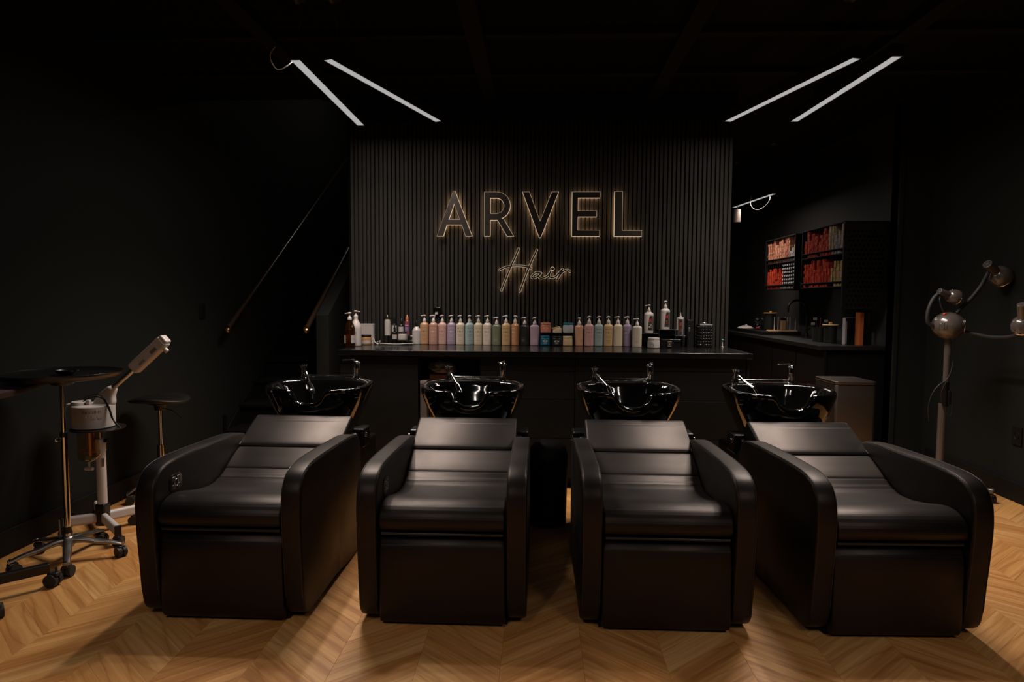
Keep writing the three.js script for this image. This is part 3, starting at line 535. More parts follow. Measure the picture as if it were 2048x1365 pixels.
{
  const t = thing('numbered_bottle', 'slim white spray bottle with a striped label and the numeral 3 on the lowest step', 'bottle', [PXZ(1357, -4.84), CT + 0.085, -4.84], 0, 'numbered white bottles');
  put(t, 'body', bodyGeo([[0.0001, 0], [0.02, 0], [0.0215, 0.003], [0.0215, 0.122], [0.02, 0.128], [0.01, 0.129]], 2.2, 0.8), M.white);
  put(t, 'nozzle', join([cyl(0.01, 0.01, 0.018, 0, 0.137, 0), rbox(0.05, 0.006, 0.018, 0.002, 0, 0.13, 0), cyl(0.005, 0.003, 0.024, 0, 0.158, 0, 12), rbox(0.008, 0.09, 0.012, 0.003, -0.024, 0.085, 0)]), M.white);
  put(t, 'label_print', patchGeo(0.0215, 2.2, 0.8, 0.004, 0.12, 1.7), std(lin(0.5, 0.5, 0.5), 0.4, 0, { map: numTex('3') }));
}
{
  const j = jar('white jar with a barcode on its side in front of the display steps', 1305.5, -4.7, CT, 0.043, 0.074, '#cdc5bf', '#d4ccc6', { n: 2.2, turn: 0.3 });
  put(j, 'barcode_print', patchGeo(0.043, 2.2, 1, 0.008, 0.034, 0.55).rotateY(-0.75), std(lin(0.5, 0.5, 0.5), 0.5, 0, { map: canvasTex(64, 32, (g) => { g.fillStyle = '#ddd5cf'; g.fillRect(0, 0, 64, 32); g.fillStyle = '#222'; for (let i = 0; i < 18; i++) g.fillRect(3 + i * 3.3, 2, 1 + (i * 7 % 3) * 0.7, 28); }) }));
  const b = thing('gift_box', 'flat black glossy box with a small gold letter K', 'box', [PXZ(1337, -4.74), CT, -4.74]);
  put(b, 'box_body', rbox(0.14, 0.05, 0.09, 0.003, 0, 0.025, 0), std(lin(0.006, 0.006, 0.006), 0.18)); put(b, 'lid', rbox(0.146, 0.016, 0.096, 0.003, 0, 0.056, 0), std(lin(0.008, 0.008, 0.008), 0.15));
  put(b, 'label_print', box(0.034, 0.04, 0.001, -0.01, 0.03, 0.0492), std(lin(0.5, 0.5, 0.5), 0.5, 0, { map: canvasTex(64, 80, (g) => { g.fillStyle = '#191715'; g.fillRect(0, 0, 64, 80); g.fillStyle = '#c9bfb2'; g.fillRect(6, 2, 52, 8); g.fillRect(8, 68, 48, 6); g.fillStyle = '#d0a04a'; g.font = 'bold 40px serif'; g.textAlign = 'center'; g.fillText('K', 32, 54); }) }));
  const c = thing('tall_carton', 'tall narrow black carton beside the spray bottle with numeral 3', 'box', [1.108, CT, -4.84]);
  put(c, 'carton_body', rbox(0.046, 0.2, 0.05, 0.002, 0, 0.1, 0), M.plastic); put(c, 'mark', rbox(0.012, 0.03, 0.001, 0.0004, -0.01, 0.13, 0.0255), M.steel); put(c, 'flap', box(0.05, 0.002, 0.05, 0, 0.2015, 0), M.plastic);
  const s = thing('studded_holder', 'black block covered in rows of shiny round studs at the right of the worktop', 'holder', [PXZ(1404, -4.83), CT, -4.83], 0.04);
  put(s, 'block', rbox(0.1, 0.17, 0.1, 0.008, 0, 0.085, 0), M.plastic);
  const st = new THREE.SphereGeometry(0.0078, 14, 10);
  for (let i = 0; i < 7; i++) for (let k = 0; k < 5; k++) put(s, 'stud', st, M.ceramic, { p: [-0.038 + k * 0.019, 0.02 + i * 0.0215, 0.049] });
  put(s, 'stud_row', join([0, 1, 2, 3, 4, 5, 6].flatMap((i) => [0, 1, 2, 3, 4].map((k) => st.clone().translate(-0.049, 0.02 + i * 0.0215, -0.038 + k * 0.019)))), M.ceramic, { kind: 'stuff' });
  put(s, 'wire_handle', tube([[-0.03, 0.17, 0], [-0.01, 0.178, 0], [0.01, 0.178, 0], [0.03, 0.17, 0]], 0.002, 12), M.chrome);
  const p = thing('applicator', 'tiny teal-topped applicator standing on a round foot at the worktop end', 'applicator', [PXZ(1440, -4.83), CT, -4.83]);
  put(p, 'stem', lathe([[0.0001, 0], [0.012, 0], [0.012, 0.004], [0.004, 0.008], [0.0035, 0.045]], 20), M.white); put(p, 'tip', lathe([[0.0001, 0.064], [0.007, 0.062], [0.012, 0.056], [0.012, 0.051], [0.004, 0.044], [0.0001, 0.044]], 20), tone('#2c7f80', 0.3));
}
// left-hand group
{
  const a = thing('amber_bottle', 'large amber glass pump bottle half full of brown liquid, left end of the worktop', 'bottle', [-1.335, CT, -4.52]);
  const pr = [[0.0001, 0], [0.036, 0], [0.0385, 0.004], [0.0385, 0.11], [0.036, 0.135], [0.026, 0.165], [0.014, 0.185], [0.013, 0.195]];
  put(a, 'body', bodyGeo(pr, 2, 1), M.amber); put(a, 'liquid', lathe([[0.0001, 0.003], [0.036, 0.004], [0.0365, 0.088], [0.0001, 0.088]], 32), M.amberFill, { label: 'brown liquid' });
  put(a, 'dip_tube', cyl(0.0025, 0.0025, 0.17, 0, 0.105, 0, 10), std(lin(0.6, 0.4, 0.2), 0.4)); put(a, 'pump', pumpGeo(0.192).scale(1.15, 1, 1.15), M.whitePump);
  for (const s of [-1, 1]) put(a, 'paper_label', patchGeo(0.0385, 2, 1, 0.03, 0.085, 1.1, 1.015).rotateY(s * 1.05), M.paper);
  const b = thing('white_pump_bottle', 'tall white pump bottle with sloping shoulders behind the amber one', 'bottle', [-1.325, CT, -4.64]);
  put(b, 'body', bodyGeo([[0.0001, 0], [0.036, 0], [0.039, 0.004], [0.039, 0.13], [0.036, 0.15], [0.024, 0.175], [0.0145, 0.19], [0.0145, 0.205]], 2, 1), M.white); put(b, 'pump', pumpGeo(0.203, 1, 1).scale(1.15, 1, 1.15), M.whitePump);
  put(b, 'label_print', patchGeo(0.039, 2, 1, 0.02, 0.12, 1.4), std(lin(0.5, 0.5, 0.5), 0.5, 0, { map: canvasTex(64, 96, (g) => { g.fillStyle = '#d2cac5'; g.fillRect(0, 0, 64, 96); g.fillStyle = '#5a5450'; for (const y of [20, 28, 36]) g.fillRect(14, y, 36, 2); g.fillRect(24, 60, 8, 9); g.fillRect(34, 62, 6, 7); }) }));
  const w = thing('white_carton', 'plain white carton standing at the back, left of the black slats gap', 'box', [PXZ(733, -4.88), CT, -4.88]);
  put(w, 'carton_body', rbox(0.104, 0.15, 0.05, 0.002, 0, 0.075, 0), M.paper); put(w, 'lid', rbox(0.105, 0.012, 0.051, 0.002, 0, 0.146, 0), M.paper);
  const j = jar('honey-coloured glass jar with a dark lid and white label band', 730, -4.77, CT, 0.042, 0.074, '#b98a56', '#1d1815', { n: 2 });
  put(j, 'paper_label', patchGeo(0.042, 2, 1, 0.012, 0.034, 2.4, 1.015), M.paper);
  const t = thing('acrylic_tray', 'clear acrylic tray on short feet with small black and white bottles', 'tray', [PXZ(793, -4.86), CT, -4.86]);
  put(t, 'shelf', rbox(0.25, 0.006, 0.075, 0.002, 0, 0.062, -0.015), M.acrylic); put(t, 'front_shelf', rbox(0.25, 0.006, 0.06, 0.002, 0, 0.032, 0.06), M.acrylic);
  for (const s of [-1, 1]) for (const [z, h] of [[-0.045, 0.059], [0.08, 0.029]]) put(t, 'leg', cyl(0.007, 0.007, h, s * 0.116, h / 2, z, 12), M.acrylic);
  put(t, 'riser_panel', box(0.24, 0.028, 0.003, 0, 0.048, 0.024), M.acrylic);
  const bot = (name, label, px, z, y, r, h, bg, capR, capH, capBg, lb) => {
    const q = thing(name, label, 'bottle', [PXZ(px, z), y, z], 0, 'small bottles on the acrylic tray');
    put(q, 'body', bodyGeo([[0.0001, 0], [r * 0.93, 0], [r, 0.003], [r, h * 0.88], [r * 0.8, h * 0.95], [capR, h]], 2, 1, 28), tone(bg, 0.3));
    put(q, 'cap', lathe([[capR * 0.98, h - 0.002], [capR, h + capH * 0.55], [capR * 0.55, h + capH * 0.62], [capR * 0.42, h + capH * 0.95], [0.0001, h + capH]], 18), tone(capBg, 0.3));
    if (lb) put(q, 'paper_label', patchGeo(r, 2, 1, h * lb[0], h * lb[1], 2.2, 1.02), M.paper);
    return q;
  };
  const ty = CT + 0.0655;
  bot('round_bottle', 'white cylindrical bottle with a black cap on the acrylic tray', 774, -4.87, ty, 0.0225, 0.122, '#cfc6c0', 0.018, 0.035, '#141312');
  bot('dropper_bottle', 'taller black dropper bottle with a white label, back of the acrylic tray', 788, -4.885, ty, 0.021, 0.09, '#121211', 0.009, 0.06, '#121211', [0.3, 0.85]);
  bot('dropper_bottle', 'small black dropper bottle with a square white label, front of the acrylic tray', 788.5, -4.795, CT + 0.0355, 0.0195, 0.062, '#111110', 0.009, 0.05, '#121211', [0.12, 0.68]);
  bot('black_bottle', 'black bottle with a square white label behind the squat white jar', 802, -4.885, ty, 0.022, 0.085, '#131211', 0.012, 0.045, '#151413', [0.2, 0.78]);
  const pb = bot('colour_bottle', 'purple and red bottle with a pointed orange nozzle on the acrylic tray', 814, -4.875, ty, 0.0195, 0.115, '#6a4a78', 0.012, 0.042, '#cf7d4f');
  put(pb, 'label_print', patchGeo(0.0195, 2, 1, 0.006, 0.11, 2.6, 1.015), std(lin(0.5, 0.5, 0.5), 0.4, 0, { map: canvasTex(32, 96, (g) => { const l = g.createLinearGradient(0, 0, 0, 96); l.addColorStop(0, '#a04a48'); l.addColorStop(0.3, '#8a4560'); l.addColorStop(0.6, '#6c558c'); l.addColorStop(1, '#a05a3c'); g.fillStyle = l; g.fillRect(0, 0, 32, 96); g.fillStyle = '#e6d8dc'; g.fillRect(2, 28, 24, 4); for (const y of [44, 50, 56, 62]) g.fillRect(6, y, 18, 1.5); }) }));
  jar('squat white jar with a black lid at the front of the acrylic tray', 804.5, -4.795, CT + 0.0355, 0.034, 0.06, '#cbc2bb', '#171615', { n: 3, group: 'small bottles on the acrylic tray' });
  const sb = bot('shoulder_bottle', 'white bottle with sloping shoulders and a small black cap, right of the acrylic tray', 833, -4.88, CT, 0.033, 0.135, '#c9c1bc', 0.011, 0.05, '#141312');
  sb.children[0].geometry = bodyGeo([[0.0001, 0], [0.031, 0], [0.033, 0.004], [0.033, 0.1], [0.031, 0.108], [0.018, 0.126], [0.0115, 0.135]], 2.4, 0.75, 32);
  const cab = thing('charging_cable', 'thin white cord looped along the front of the acrylic tray', 'cable', [PXZ(793, -4.755), CT + 0.0005, -4.755]);
  put(cab, 'cord', tube([[-0.19, 0.045, -0.06], [-0.17, 0.02, -0.02], [-0.14, 0.005, 0.0], [-0.125, 0.03, 0.0], [-0.16, 0.012, -0.01], [-0.09, 0.01, 0.005], [0, 0.008, 0.004], [0.08, 0.012, 0.006], [0.125, 0.012, 0]], 0.0032, 70), M.whiteCable);
  for (const s of [-1, 1]) put(cab, 'clip', new THREE.TorusGeometry(0.011, 0.004, 8, 18).translate(s * 0.122, 0.012, 0.004), M.acrylic);
  const d = thing('trigger_sprayer', 'black trigger sprayer with a pale nozzle peeking over the tan bottles', 'sprayer', [PXZ(876, -4.925), CT, -4.925]);
  put(d, 'body', bodyGeo([[0.0001, 0], [0.02, 0], [0.021, 0.004], [0.021, 0.16], [0.012, 0.19], [0.012, 0.2]], 2, 0.6, 24), M.plastic);
  put(d, 'trigger_head', join([rbox(0.055, 0.04, 0.03, 0.006, -0.005, 0.262, 0), rbox(0.03, 0.05, 0.025, 0.006, 0.008, 0.225, 0), tube([[-0.018, 0.245, 0], [-0.03, 0.225, 0], [-0.026, 0.2, 0]], 0.005, 12)]), M.ceramic);
  put(d, 'nozzle', join([rbox(0.022, 0.016, 0.016, 0.004, -0.008, 0.232, 0.018), tube([[-0.012, 0.228, 0.02], [-0.022, 0.21, 0.02], [-0.024, 0.17, 0.02]], 0.005, 14)]), M.white);
}
// ---------------------------------------------------------------- rolling stands on the left
function caster(parent, x, z, turn, k = 1) {
  const c = put(parent, 'caster', join([-1, 1].map((s) => new THREE.CylinderGeometry(0.025 * k, 0.025 * k, 0.017 * k, 22).rotateZ(Math.PI / 2).translate(s * 0.0125 * k, 0.025 * k, -0.008)).concat([new THREE.CylinderGeometry(0.02 * k, 0.02 * k, 0.01, 16).rotateZ(Math.PI / 2).translate(0, 0.025 * k, -0.008), rbox(0.03 * k, 0.016 * k, 0.04 * k, 0.006 * k, 0, 0.048 * k, -0.002), cyl(0.005, 0.005, 0.03, 0, 0.062 * k, 0.008, 10)])), M.rubber, { p: [x, 0, z], r: [0, turn, 0] });
  return c;
}
function starBase(t, n, r, off, mat, h = 0.1) { // arching arms on twin-wheel casters
  for (let i = 0; i < n; i++) {
    const a = off + i * 2 * Math.PI / n, c = Math.cos(a), s = Math.sin(a), prof = smooth2([[0.02, h + 0.014], [r * 0.3, h + 0.01], [r * 0.6, h * 0.93], [r * 0.85, 0.066 + (h - 0.066) * 0.5], [r + 0.014, 0.067]], 16);
    const g = grid(10, prof.length - 1, (u, v) => { const i = Math.round(v * (prof.length - 1)), [q, y] = prof[i], w = 0.022 - 0.008 * v, th = 0.03 - 0.016 * v, b = u * 2 * Math.PI; return [q, y - th / 2 + th / 2 * sup2(Math.sin(b), 3), w * sup2(Math.cos(b), 3)]; }, true);
    const end = rbox(0.004, 0.014, 0.025, 0.0015, r + 0.014, 0.0635, 0);
    put(t, 'arm', join([g, end]).rotateY(-a), mat);
    caster(t, c * r, s * r, -a + 1.1 + i * 0.7);
  }
  put(t, 'hub', lathe([[0.0001, h + 0.022], [0.02, h + 0.022], [0.028, h + 0.012], [0.032, h - 0.015], [0.024, h - 0.03], [0.0001, h - 0.03]], 24), mat);
}
{
  const t = thing('tray_trolley', 'round black tray on a chrome pole with five-armed aluminium base, far left', 'trolley', [-2.245, 0, -2.95]);
  starBase(t, 5, 0.22, 0.96, M.alu, 0.1);
  put(t, 'pole', join([cyl(0.0145, 0.0145, 0.5, 0, 0.36, 0), cyl(0.0105, 0.0105, 0.27, 0, 0.74, 0)]), M.chrome, { label: 'chrome pole' });
  const col = put(t, 'collar', join([cyl(0.017, 0.017, 0.022, 0, 0.61, 0), cyl(0.016, 0.017, 0.03, 0, 0.15, 0), rod([-0.015, 0.585, 0], [-0.03, 0.585, 0.005], 0.006)]), M.plastic);
  put(col, 'knob', new THREE.SphereGeometry(0.011, 16, 12).translate(-0.036, 0.585, 0.006), M.chrome);
  put(t, 'tray', lathe([[0.0001, 0.882], [0.1, 0.882], [0.2, 0.886], [0.236, 0.893], [0.25, 0.908], [0.2525, 0.91], [0.252, 0.905], [0.238, 0.886], [0.2, 0.878], [0.06, 0.872], [0.045, 0.85], [0.03, 0.845], [0.0001, 0.845]], 56), std(lin(0.005, 0.005, 0.005), 0.3), { label: 'shallow black round tray' });
  put(t, 'release_lever', join([rod([-0.028, 0.12, 0.01], [-0.03, 0.2, 0.012], 0.003)]), M.whiteCable);
  const b = thing('mixing_bowl', 'small black tint bowl lying on the round trolley tray', 'bowl', [-2.3, 0.885, -3.05]);
  put(b, 'bowl', lathe([[0.0001, 0.004], [0.03, 0.004], [0.05, 0.03], [0.055, 0.048], [0.057, 0.048], [0.053, 0.03], [0.034, 0], [0.0001, 0]], 28), M.plastic); put(b, 'grip', rbox(0.03, 0.006, 0.02, 0.002, 0.065, 0.045, 0), M.plastic); b.scale.set(0.8, 0.45, 0.8);
  const c = thing('hair_clip', 'shiny black hair clip on the right side of the trolley tray', 'clip', [-2.07, 0.889, -2.9], 0.5);
  put(c, 'jaw', rbox(0.09, 0.008, 0.012, 0.003, 0, 0.005, 0), M.ceramic); put(c, 'jaw', rbox(0.085, 0.007, 0.011, 0.003, 0, 0.011, 0).rotateZ(0.12), M.ceramic); put(c, 'spring', new THREE.TorusGeometry(0.005, 0.0012, 6, 14).translate(-0.02, 0.012, 0), M.chrome);
}
{
  const t = thing('side_table', 'dark wall-mounted table corner with a purple-tinted top at the left picture edge', 'table', [-2.4, 0, -2.6]);
  put(t, 'tabletop', extrude([[0.02, 0.45], [0.15, 0.12], [0.22, -0.25], [-0.19, -0.35], [-0.19, 0.4]].map(([x, z]) => [x, z]), 0.022, 0.002, 2).rotateX(-Math.PI / 2).translate(0, 0.838, 0), std(lin(0.035, 0.022, 0.013), 0.45));
  put(t, 'top_mat', extrude([[0.012, 0.435], [0.142, 0.118], [0.21, -0.24], [-0.18, -0.34], [-0.18, 0.39]], 0.002).rotateX(-Math.PI / 2).translate(0, 0.8602, 0), std(lin(0.12, 0.065, 0.1), 0.4));
  put(t, 'wall_bracket', join([box(0.012, 0.12, 0.4, -0.193, 0.776, -0.05), box(0.1, 0.02, 0.03, -0.14, 0.826, -0.15), box(0.1, 0.02, 0.03, -0.14, 0.826, 0.1)]), M.plastic);
}
{
  const t = thing('rolling_base', 'flat black rolling base of a stand reaching in at the lower left edge', 'stand base', [-2.41, 0, -2.36]);
  for (const [x, z] of [[0.31, -0.32], [0.3, -0.02], [0.05, 0.36], [-0.12, -0.3]]) {
    const L = Math.hypot(x, z), a = Math.atan2(-z, x);
    put(t, 'leg_bar', rbox(L + 0.02, 0.042, 0.032, 0.006, L / 2 - 0.03, 0.088, 0).rotateY(a), M.plastic); caster(t, x * 0.99, z * 0.99, a + 0.8, 1.15);
  }
  put(t, 'pole', cyl(0.016, 0.016, 0.5, -0.02, 0.36, 0.0), M.plastic); put(t, 'hub', cyl(0.04, 0.035, 0.06, -0.02, 0.09, 0), M.plastic);
}
{ // facial steamer
  const t = thing('steamer', 'white facial steamer on a cross-shaped castored stand left of the chairs', 'steamer', [-2.335, 0, -3.33]);
  const mw = M.whiteLacquer;
  for (const [x, z] of [[-0.15, 0.1], [0.1, -0.13], [0.215, 0.2], [-0.17, -0.19]]) {
    const L = Math.hypot(x, z), a = Math.atan2(-z, x), leg = put(t, 'leg', rbox(L - 0.02, 0.056, 0.03, 0.0145, L / 2 + 0.01, 0.082, 0, 4).rotateY(a), mw);
    put(leg, 'end_cap', rbox(0.012, 0.058, 0.032, 0.005, L + 0.002, 0.082, 0, 3).rotateY(a), M.plastic);
    caster(t, x * 0.97, z * 0.97, a + 0.9);
  }
  put(t, 'hub', rbox(0.056, 0.12, 0.056, 0.01, 0, 0.098, 0, 3), M.plastic);
  put(t, 'column', lathe([[0.0001, 0.15], [0.024, 0.15], [0.0235, 0.44], [0.026, 0.442], [0.026, 0.505], [0.022, 0.508], [0.0001, 0.508]], 28), mw);
  put(t, 'specification_plate', patchGeo(0.0242, 2, 1, 0.36, 0.405, 0.7).rotateY(0.9), M.steel);
  put(t, 'lock_knob', join([cyl(0.012, 0.012, 0.02).rotateZ(Math.PI / 2).translate(0.04, 0.5, 0.01), rod([0.02, 0.5, 0.005], [0.04, 0.5, 0.01], 0.004)]), M.plastic);
  put(t, 'inner_tube', cyl(0.009, 0.009, 0.09, 0.0, 0.54, 0), M.chrome);
  const dx = -0.035;
  const drum = put(t, 'housing', lathe([[0.0001, 0.572], [0.1, 0.572], [0.103, 0.577], [0.103, 0.685], [0.099, 0.692], [0.06, 0.696], [0.0001, 0.696]], 56).translate(dx, 0, 0), mw, { label: 'round white housing' });
  put(drum, 'tray_plate', lathe([[0.0001, 0.562], [0.128, 0.562], [0.13, 0.566], [0.128, 0.57], [0.0001, 0.57]], 48).translate(dx + 0.025, 0, 0), M.plastic);
  put(drum, 'logo_print', patchGeo(0.103, 2, 1, 0.584, 0.684, 1.5, 1.003).rotateY(0.45).translate(dx, 0, 0), std(lin(0.74, 0.74, 0.74), 0.45, 0, { map: canvasTex(512, 288, (g, w, h) => { g.fillStyle = '#d3c9c5'; g.fillRect(0, 0, w, h); g.fillStyle = '#3a3431'; for (let i = 0; i < 13; i++) g.fillRect(150 + i * 22, 40, 8, 42); g.fillStyle = '#6b625d'; g.font = '38px sans-serif'; g.fillText('SKIN', 260, 180); g.fillStyle = '#2e2927'; g.font = 'bold 38px sans-serif'; g.fillText('ACT', 372, 180); }) }));
  put(drum, 'filler_cap', join([lathe([[0.0001, 0.712], [0.04, 0.712], [0.044, 0.708], [0.044, 0.69]], 28).translate(dx - 0.045, 0, 0.03), rbox(0.02, 0.03, 0.018, 0.004, dx + 0.01, 0.708, 0.045), rbox(0.05, 0.012, 0.03, 0.004, dx - 0.09, 0.693, 0.03)]), mw);
  put(t, 'jar', lathe([[0.056, 0.562], [0.056, 0.42], [0.05, 0.402], [0.0001, 0.398]], 36).translate(dx - 0.01, 0, 0.02), std(lin(0.95, 0.8, 0.62), 0.05, 0, { transmission: 1, thickness: 0, ior: 1.5 }), { label: 'clear glass water jar' });
  put(t, 'heater_tube', cyl(0.024, 0.024, 0.14, dx - 0.005, 0.492, 0.02, 20), M.brass); put(t, 'seal_ring', new THREE.TorusGeometry(0.0575, 0.0018, 6, 40).rotateX(Math.PI / 2 - 0.08).translate(dx - 0.01, 0.445, 0.02), std(lin(0.3, 0.08, 0.02), 0.4));
  put(t, 'jar_bracket', tube([[0.01, 0.43, 0.02], [-0.005, 0.41, 0.03], [-0.03, 0.395, 0.03], [-0.055, 0.385, 0.03]], 0.005, 16), M.chrome);
  put(t, 'jar_screw', join([cyl(0.005, 0.005, 0.03, dx - 0.01, 0.375, 0.03), rbox(0.05, 0.018, 0.022, 0.008, dx - 0.01, 0.352, 0.03, 3)]), mw);
  put(t, 'arm_socket', extrude(smooth2([[-0.035, 0.69], [-0.015, 0.735], [0.03, 0.775], [0.055, 0.79], [0.078, 0.772], [0.07, 0.735], [0.066, 0.69]], 40, true), 0.05, 0.012, 4).translate(0, 0, -0.045), mw);
  const arm = put(t, 'arm', rod([0.05, 0.765, -0.02], [0.2, 0.886, 0.0], 0.0135, 20), M.steel);
  const nz = put(t, 'nozzle_head', rbox(0.235, 0.062, 0.055, 0.012, 0.115, 0, 0, 3).rotateZ(0.735).translate(0.195, 0.882, 0), mw, { label: 'white angled steam head' });
  put(nz, 'nozzle_cap', rbox(0.02, 0.05, 0.05, 0.009, 0.236, 0.002, 0, 3).rotateZ(0.735).translate(0.195, 0.882, 0), mw);
  put(nz, 'outlet', cyl(0.012, 0.012, 0.03, 0.2, -0.038, 0, 16).rotateZ(0.735).translate(0.195, 0.882, 0), mw);
  put(nz, 'rating_label', box(0.04, 0.018, 0.001, 0.16, -0.008, 0.028).rotateZ(0.735).translate(0.195, 0.882, 0), std(lin(0.2, 0.16, 0.15), 0.5));
  for (let i = 0; i < 5; i++) put(nz, 'vent_slot', box(0.003, 0.014, 0.001, 0.055 + i * 0.008, -0.012, 0.0278).rotateZ(0.735).translate(0.195, 0.882, 0), M.plastic);
  const cord = (pts) => tube(pts.map(([x, y, z]) => [x, y + 0.7, z]), 0.0035, 40, 8);
  for (const [o, e] of [[0, 0], [0.012, -0.02]]) put(t, 'power_cord', cord([[-0.06, 0.012 + o, 0.04], [-0.03, 0.03 + o, 0.03], [0.01, 0.035 + o, 0.025], [0.045, 0.024 + o, 0.03], [0.074, -0.03 + o, 0.03], [0.092 + o, -0.075 + e, 0.035], [0.135, -0.13, 0.03]]), M.cable);
}
{
  const t = thing('saddle_stool', 'black saddle stool behind the steamer, half hidden by the leftmost chair', 'stool', [-2.365, 0, -3.93]);
  starBase(t, 5, 0.19, 2.28, M.alu, 0.13);
  put(t, 'gas_lift', join([cyl(0.021, 0.021, 0.2, 0, 0.24, 0), cyl(0.0125, 0.0125, 0.22, 0, 0.45, 0)]), M.chrome);
  put(t, 'seat_plate', lathe([[0.0001, 0.56], [0.03, 0.56], [0.035, 0.59], [0.08, 0.606], [0.0001, 0.61]], 24), M.plastic);
  put(t, 'seat', grid(40, 24, (u, v) => { const a = u * 2 * Math.PI, f = Math.PI * (v - 0.5), x = 0.175 * Math.cos(a) * Math.cos(f), z = 0.17 * Math.sin(a) * Math.cos(f); return [x, 0.628 + 0.026 * Math.sin(f) + 0.015 * (z / 0.17) ** 2 - 0.012 * (x / 0.175) ** 2, z]; }, true), M.leather);
  put(t, 'lever', tube([[0.03, 0.575, 0.02], [0.12, 0.565, 0.06], [0.19, 0.535, 0.1]], 0.003, 16), M.plastic);
}

// ---------------------------------------------------------------- right side
{
  const t = thing('heat_lamp', 'grey glossy hair heat lamp on a floor pole with three lamp heads on gooseneck arms', 'heat lamp', [2.66, 0, -4.35]);
  const ball = (r, sx, sy, n = 28) => new THREE.SphereGeometry(r, n, 20).scale(sx, sy, sx);
  put(t, 'pole', join([cyl(0.0245, 0.0235, 0.56, -0.012, 0.32, 0), cyl(0.018, 0.0185, 0.34, 0.002, 0.86, 0), cyl(0.0205, 0.0205, 0.09, 0.004, 0.96, 0)]), M.grey);
  put(t, 'cable_clamp', join([cyl(0.027, 0.027, 0.16, -0.006, 0.66, 0), rbox(0.02, 0.09, 0.02, 0.004, 0.014, 0.64, 0.022)]), M.plastic);
  put(t, 'control_head', ball(0.095, 1, 0.94).translate(0.0, 1.108, 0), M.grey, { label: 'glossy grey round control head' });
  const holes = []; for (let i = 0; i < 4; i++) for (let k = 0; k < 4; k++) holes.push(new THREE.SphereGeometry(0.0035, 8, 6).translate(...new THREE.Vector3().setFromSphericalCoords(0.0945, 1.4 + i * 0.13, -1.05 + k * 0.14).toArray()));
  put(t, 'speaker_holes', join(holes.map((g) => g.scale(1, 0.94, 1).translate(0, 1.108, 0))), M.plastic, { kind: 'stuff' });
  put(t, 'trim_ring', new THREE.TorusGeometry(0.05, 0.003, 8, 40).rotateY(1.2).translate(0.076, 1.115, 0.03), M.chrome);
  put(t, 'socket_cap', join([ball(0.011, 1, 1).translate(-0.045, 1.183, 0.03)]), std(lin(0.35, 0.03, 0.01), 0.4), { label: 'red cap' });
  const head = (name, x, y, z, r, dir, arm, fan) => {
    const d = V(dir).normalize(), q = new THREE.Quaternion().setFromUnitVectors(new THREE.Vector3(0, 1, 0), d), place = (g) => g.applyQuaternion(q).translate(x, y, z);
    const h = put(t, 'lamp_head', place(lathe([[r * 0.97, -r * 0.25], [r, -r * 0.2], [r * 0.98, r * 0.2], [r * 0.8, r * 0.65], [r * 0.5, r * 0.9], [0.0001, r]], 32)), M.grey, { label: name });
    put(h, 'motor_tube', place(lathe([[r * 0.42, r * 0.7], [r * 0.42, r * 2.3], [r * 0.38, r * 2.33], [0.0001, r * 2.3]], 24)), M.grey);
    put(h, 'bulb_ring', place(lathe([[r * 0.8, -r * 0.55], [r * 0.92, -r * 0.5], [r * 0.95, -r * 0.25], [r * 0.7, -r * 0.3]], 32)), M.chrome);
    put(h, 'bulb_light', place(lathe([[0.0001, -r * 0.6], [r * 0.6, -r * 0.5], [r * 0.7, -r * 0.3]], 24)), std(lin(0.12, 0.02, 0.01), 0.2));
    put(h, 'rim_screw', place(new THREE.SphereGeometry(0.006, 10, 8).translate(r * 0.75, r * 0.6, 0)), M.chrome);
    if (fan) for (let i = 0; i < 6; i++) put(h, 'vent', place(cyl(r * 0.1, r * 0.1, 0.003, r * 0.24 * Math.cos(i * 1.047), r * 2.33, r * 0.24 * Math.sin(i * 1.047), 12)), M.plastic);
    put(t, 'gooseneck', tube(arm, 0.0125, 40, 12), M.rubber);
  };
  head('smaller grey lamp head just above the control head', 0.03, 1.295, 0.0, 0.05, [-0.92, 0.32, 0.15], [[-0.085, 1.1, 0], [-0.13, 1.13, 0.0], [-0.132, 1.2, 0.0], [-0.1, 1.285, 0.0], [-0.07, 1.318, 0.0]], true);
  head('upper grey lamp head reaching out to the right', 0.315, 1.43, 0.0, 0.068, [-0.78, 0.48, 0.35], [[0.05, 1.19, 0], [0.075, 1.225, 0.0], [0.13, 1.28, 0.0], [0.19, 1.36, 0.0], [0.225, 1.455, 0.02]], true);
  head('third grey lamp head at the right edge of the picture', 0.15, 1.125, 0.45, 0.062, [-0.3, 0.8, 0.3], [[0.09, 1.07, 0], [0.14, 1.055, 0.06], [0.15, 1.045, 0.2], [0.16, 1.06, 0.36], [0.15, 1.1, 0.47]], false);
  put(t, 'arm_cable', tube([[-0.045, 1.183, 0.03], [-0.07, 1.24, 0.03], [-0.08, 1.28, 0.03], [-0.065, 1.3, 0.01]], 0.005, 24), M.rubber);
  put(t, 'mains_cable', tube([[0.03, 0.88, 0.01], [0.02, 0.83, 0.025], [-0.01, 0.76, 0.03], [-0.06, 0.72, 0.03], [-0.1, 0.66, 0.03], [-0.12, 0.57, 0.03], [-0.11, 0.48, 0.03]], 0.0035, 40), M.cable);
  put(t, 'mains_cable', tube([[-0.02, 0.74, 0.035], [-0.045, 0.66, 0.035], [-0.02, 0.56, 0.035], [0.02, 0.52, 0.035], [0.03, 0.6, 0.035]], 0.003, 40), M.cable);
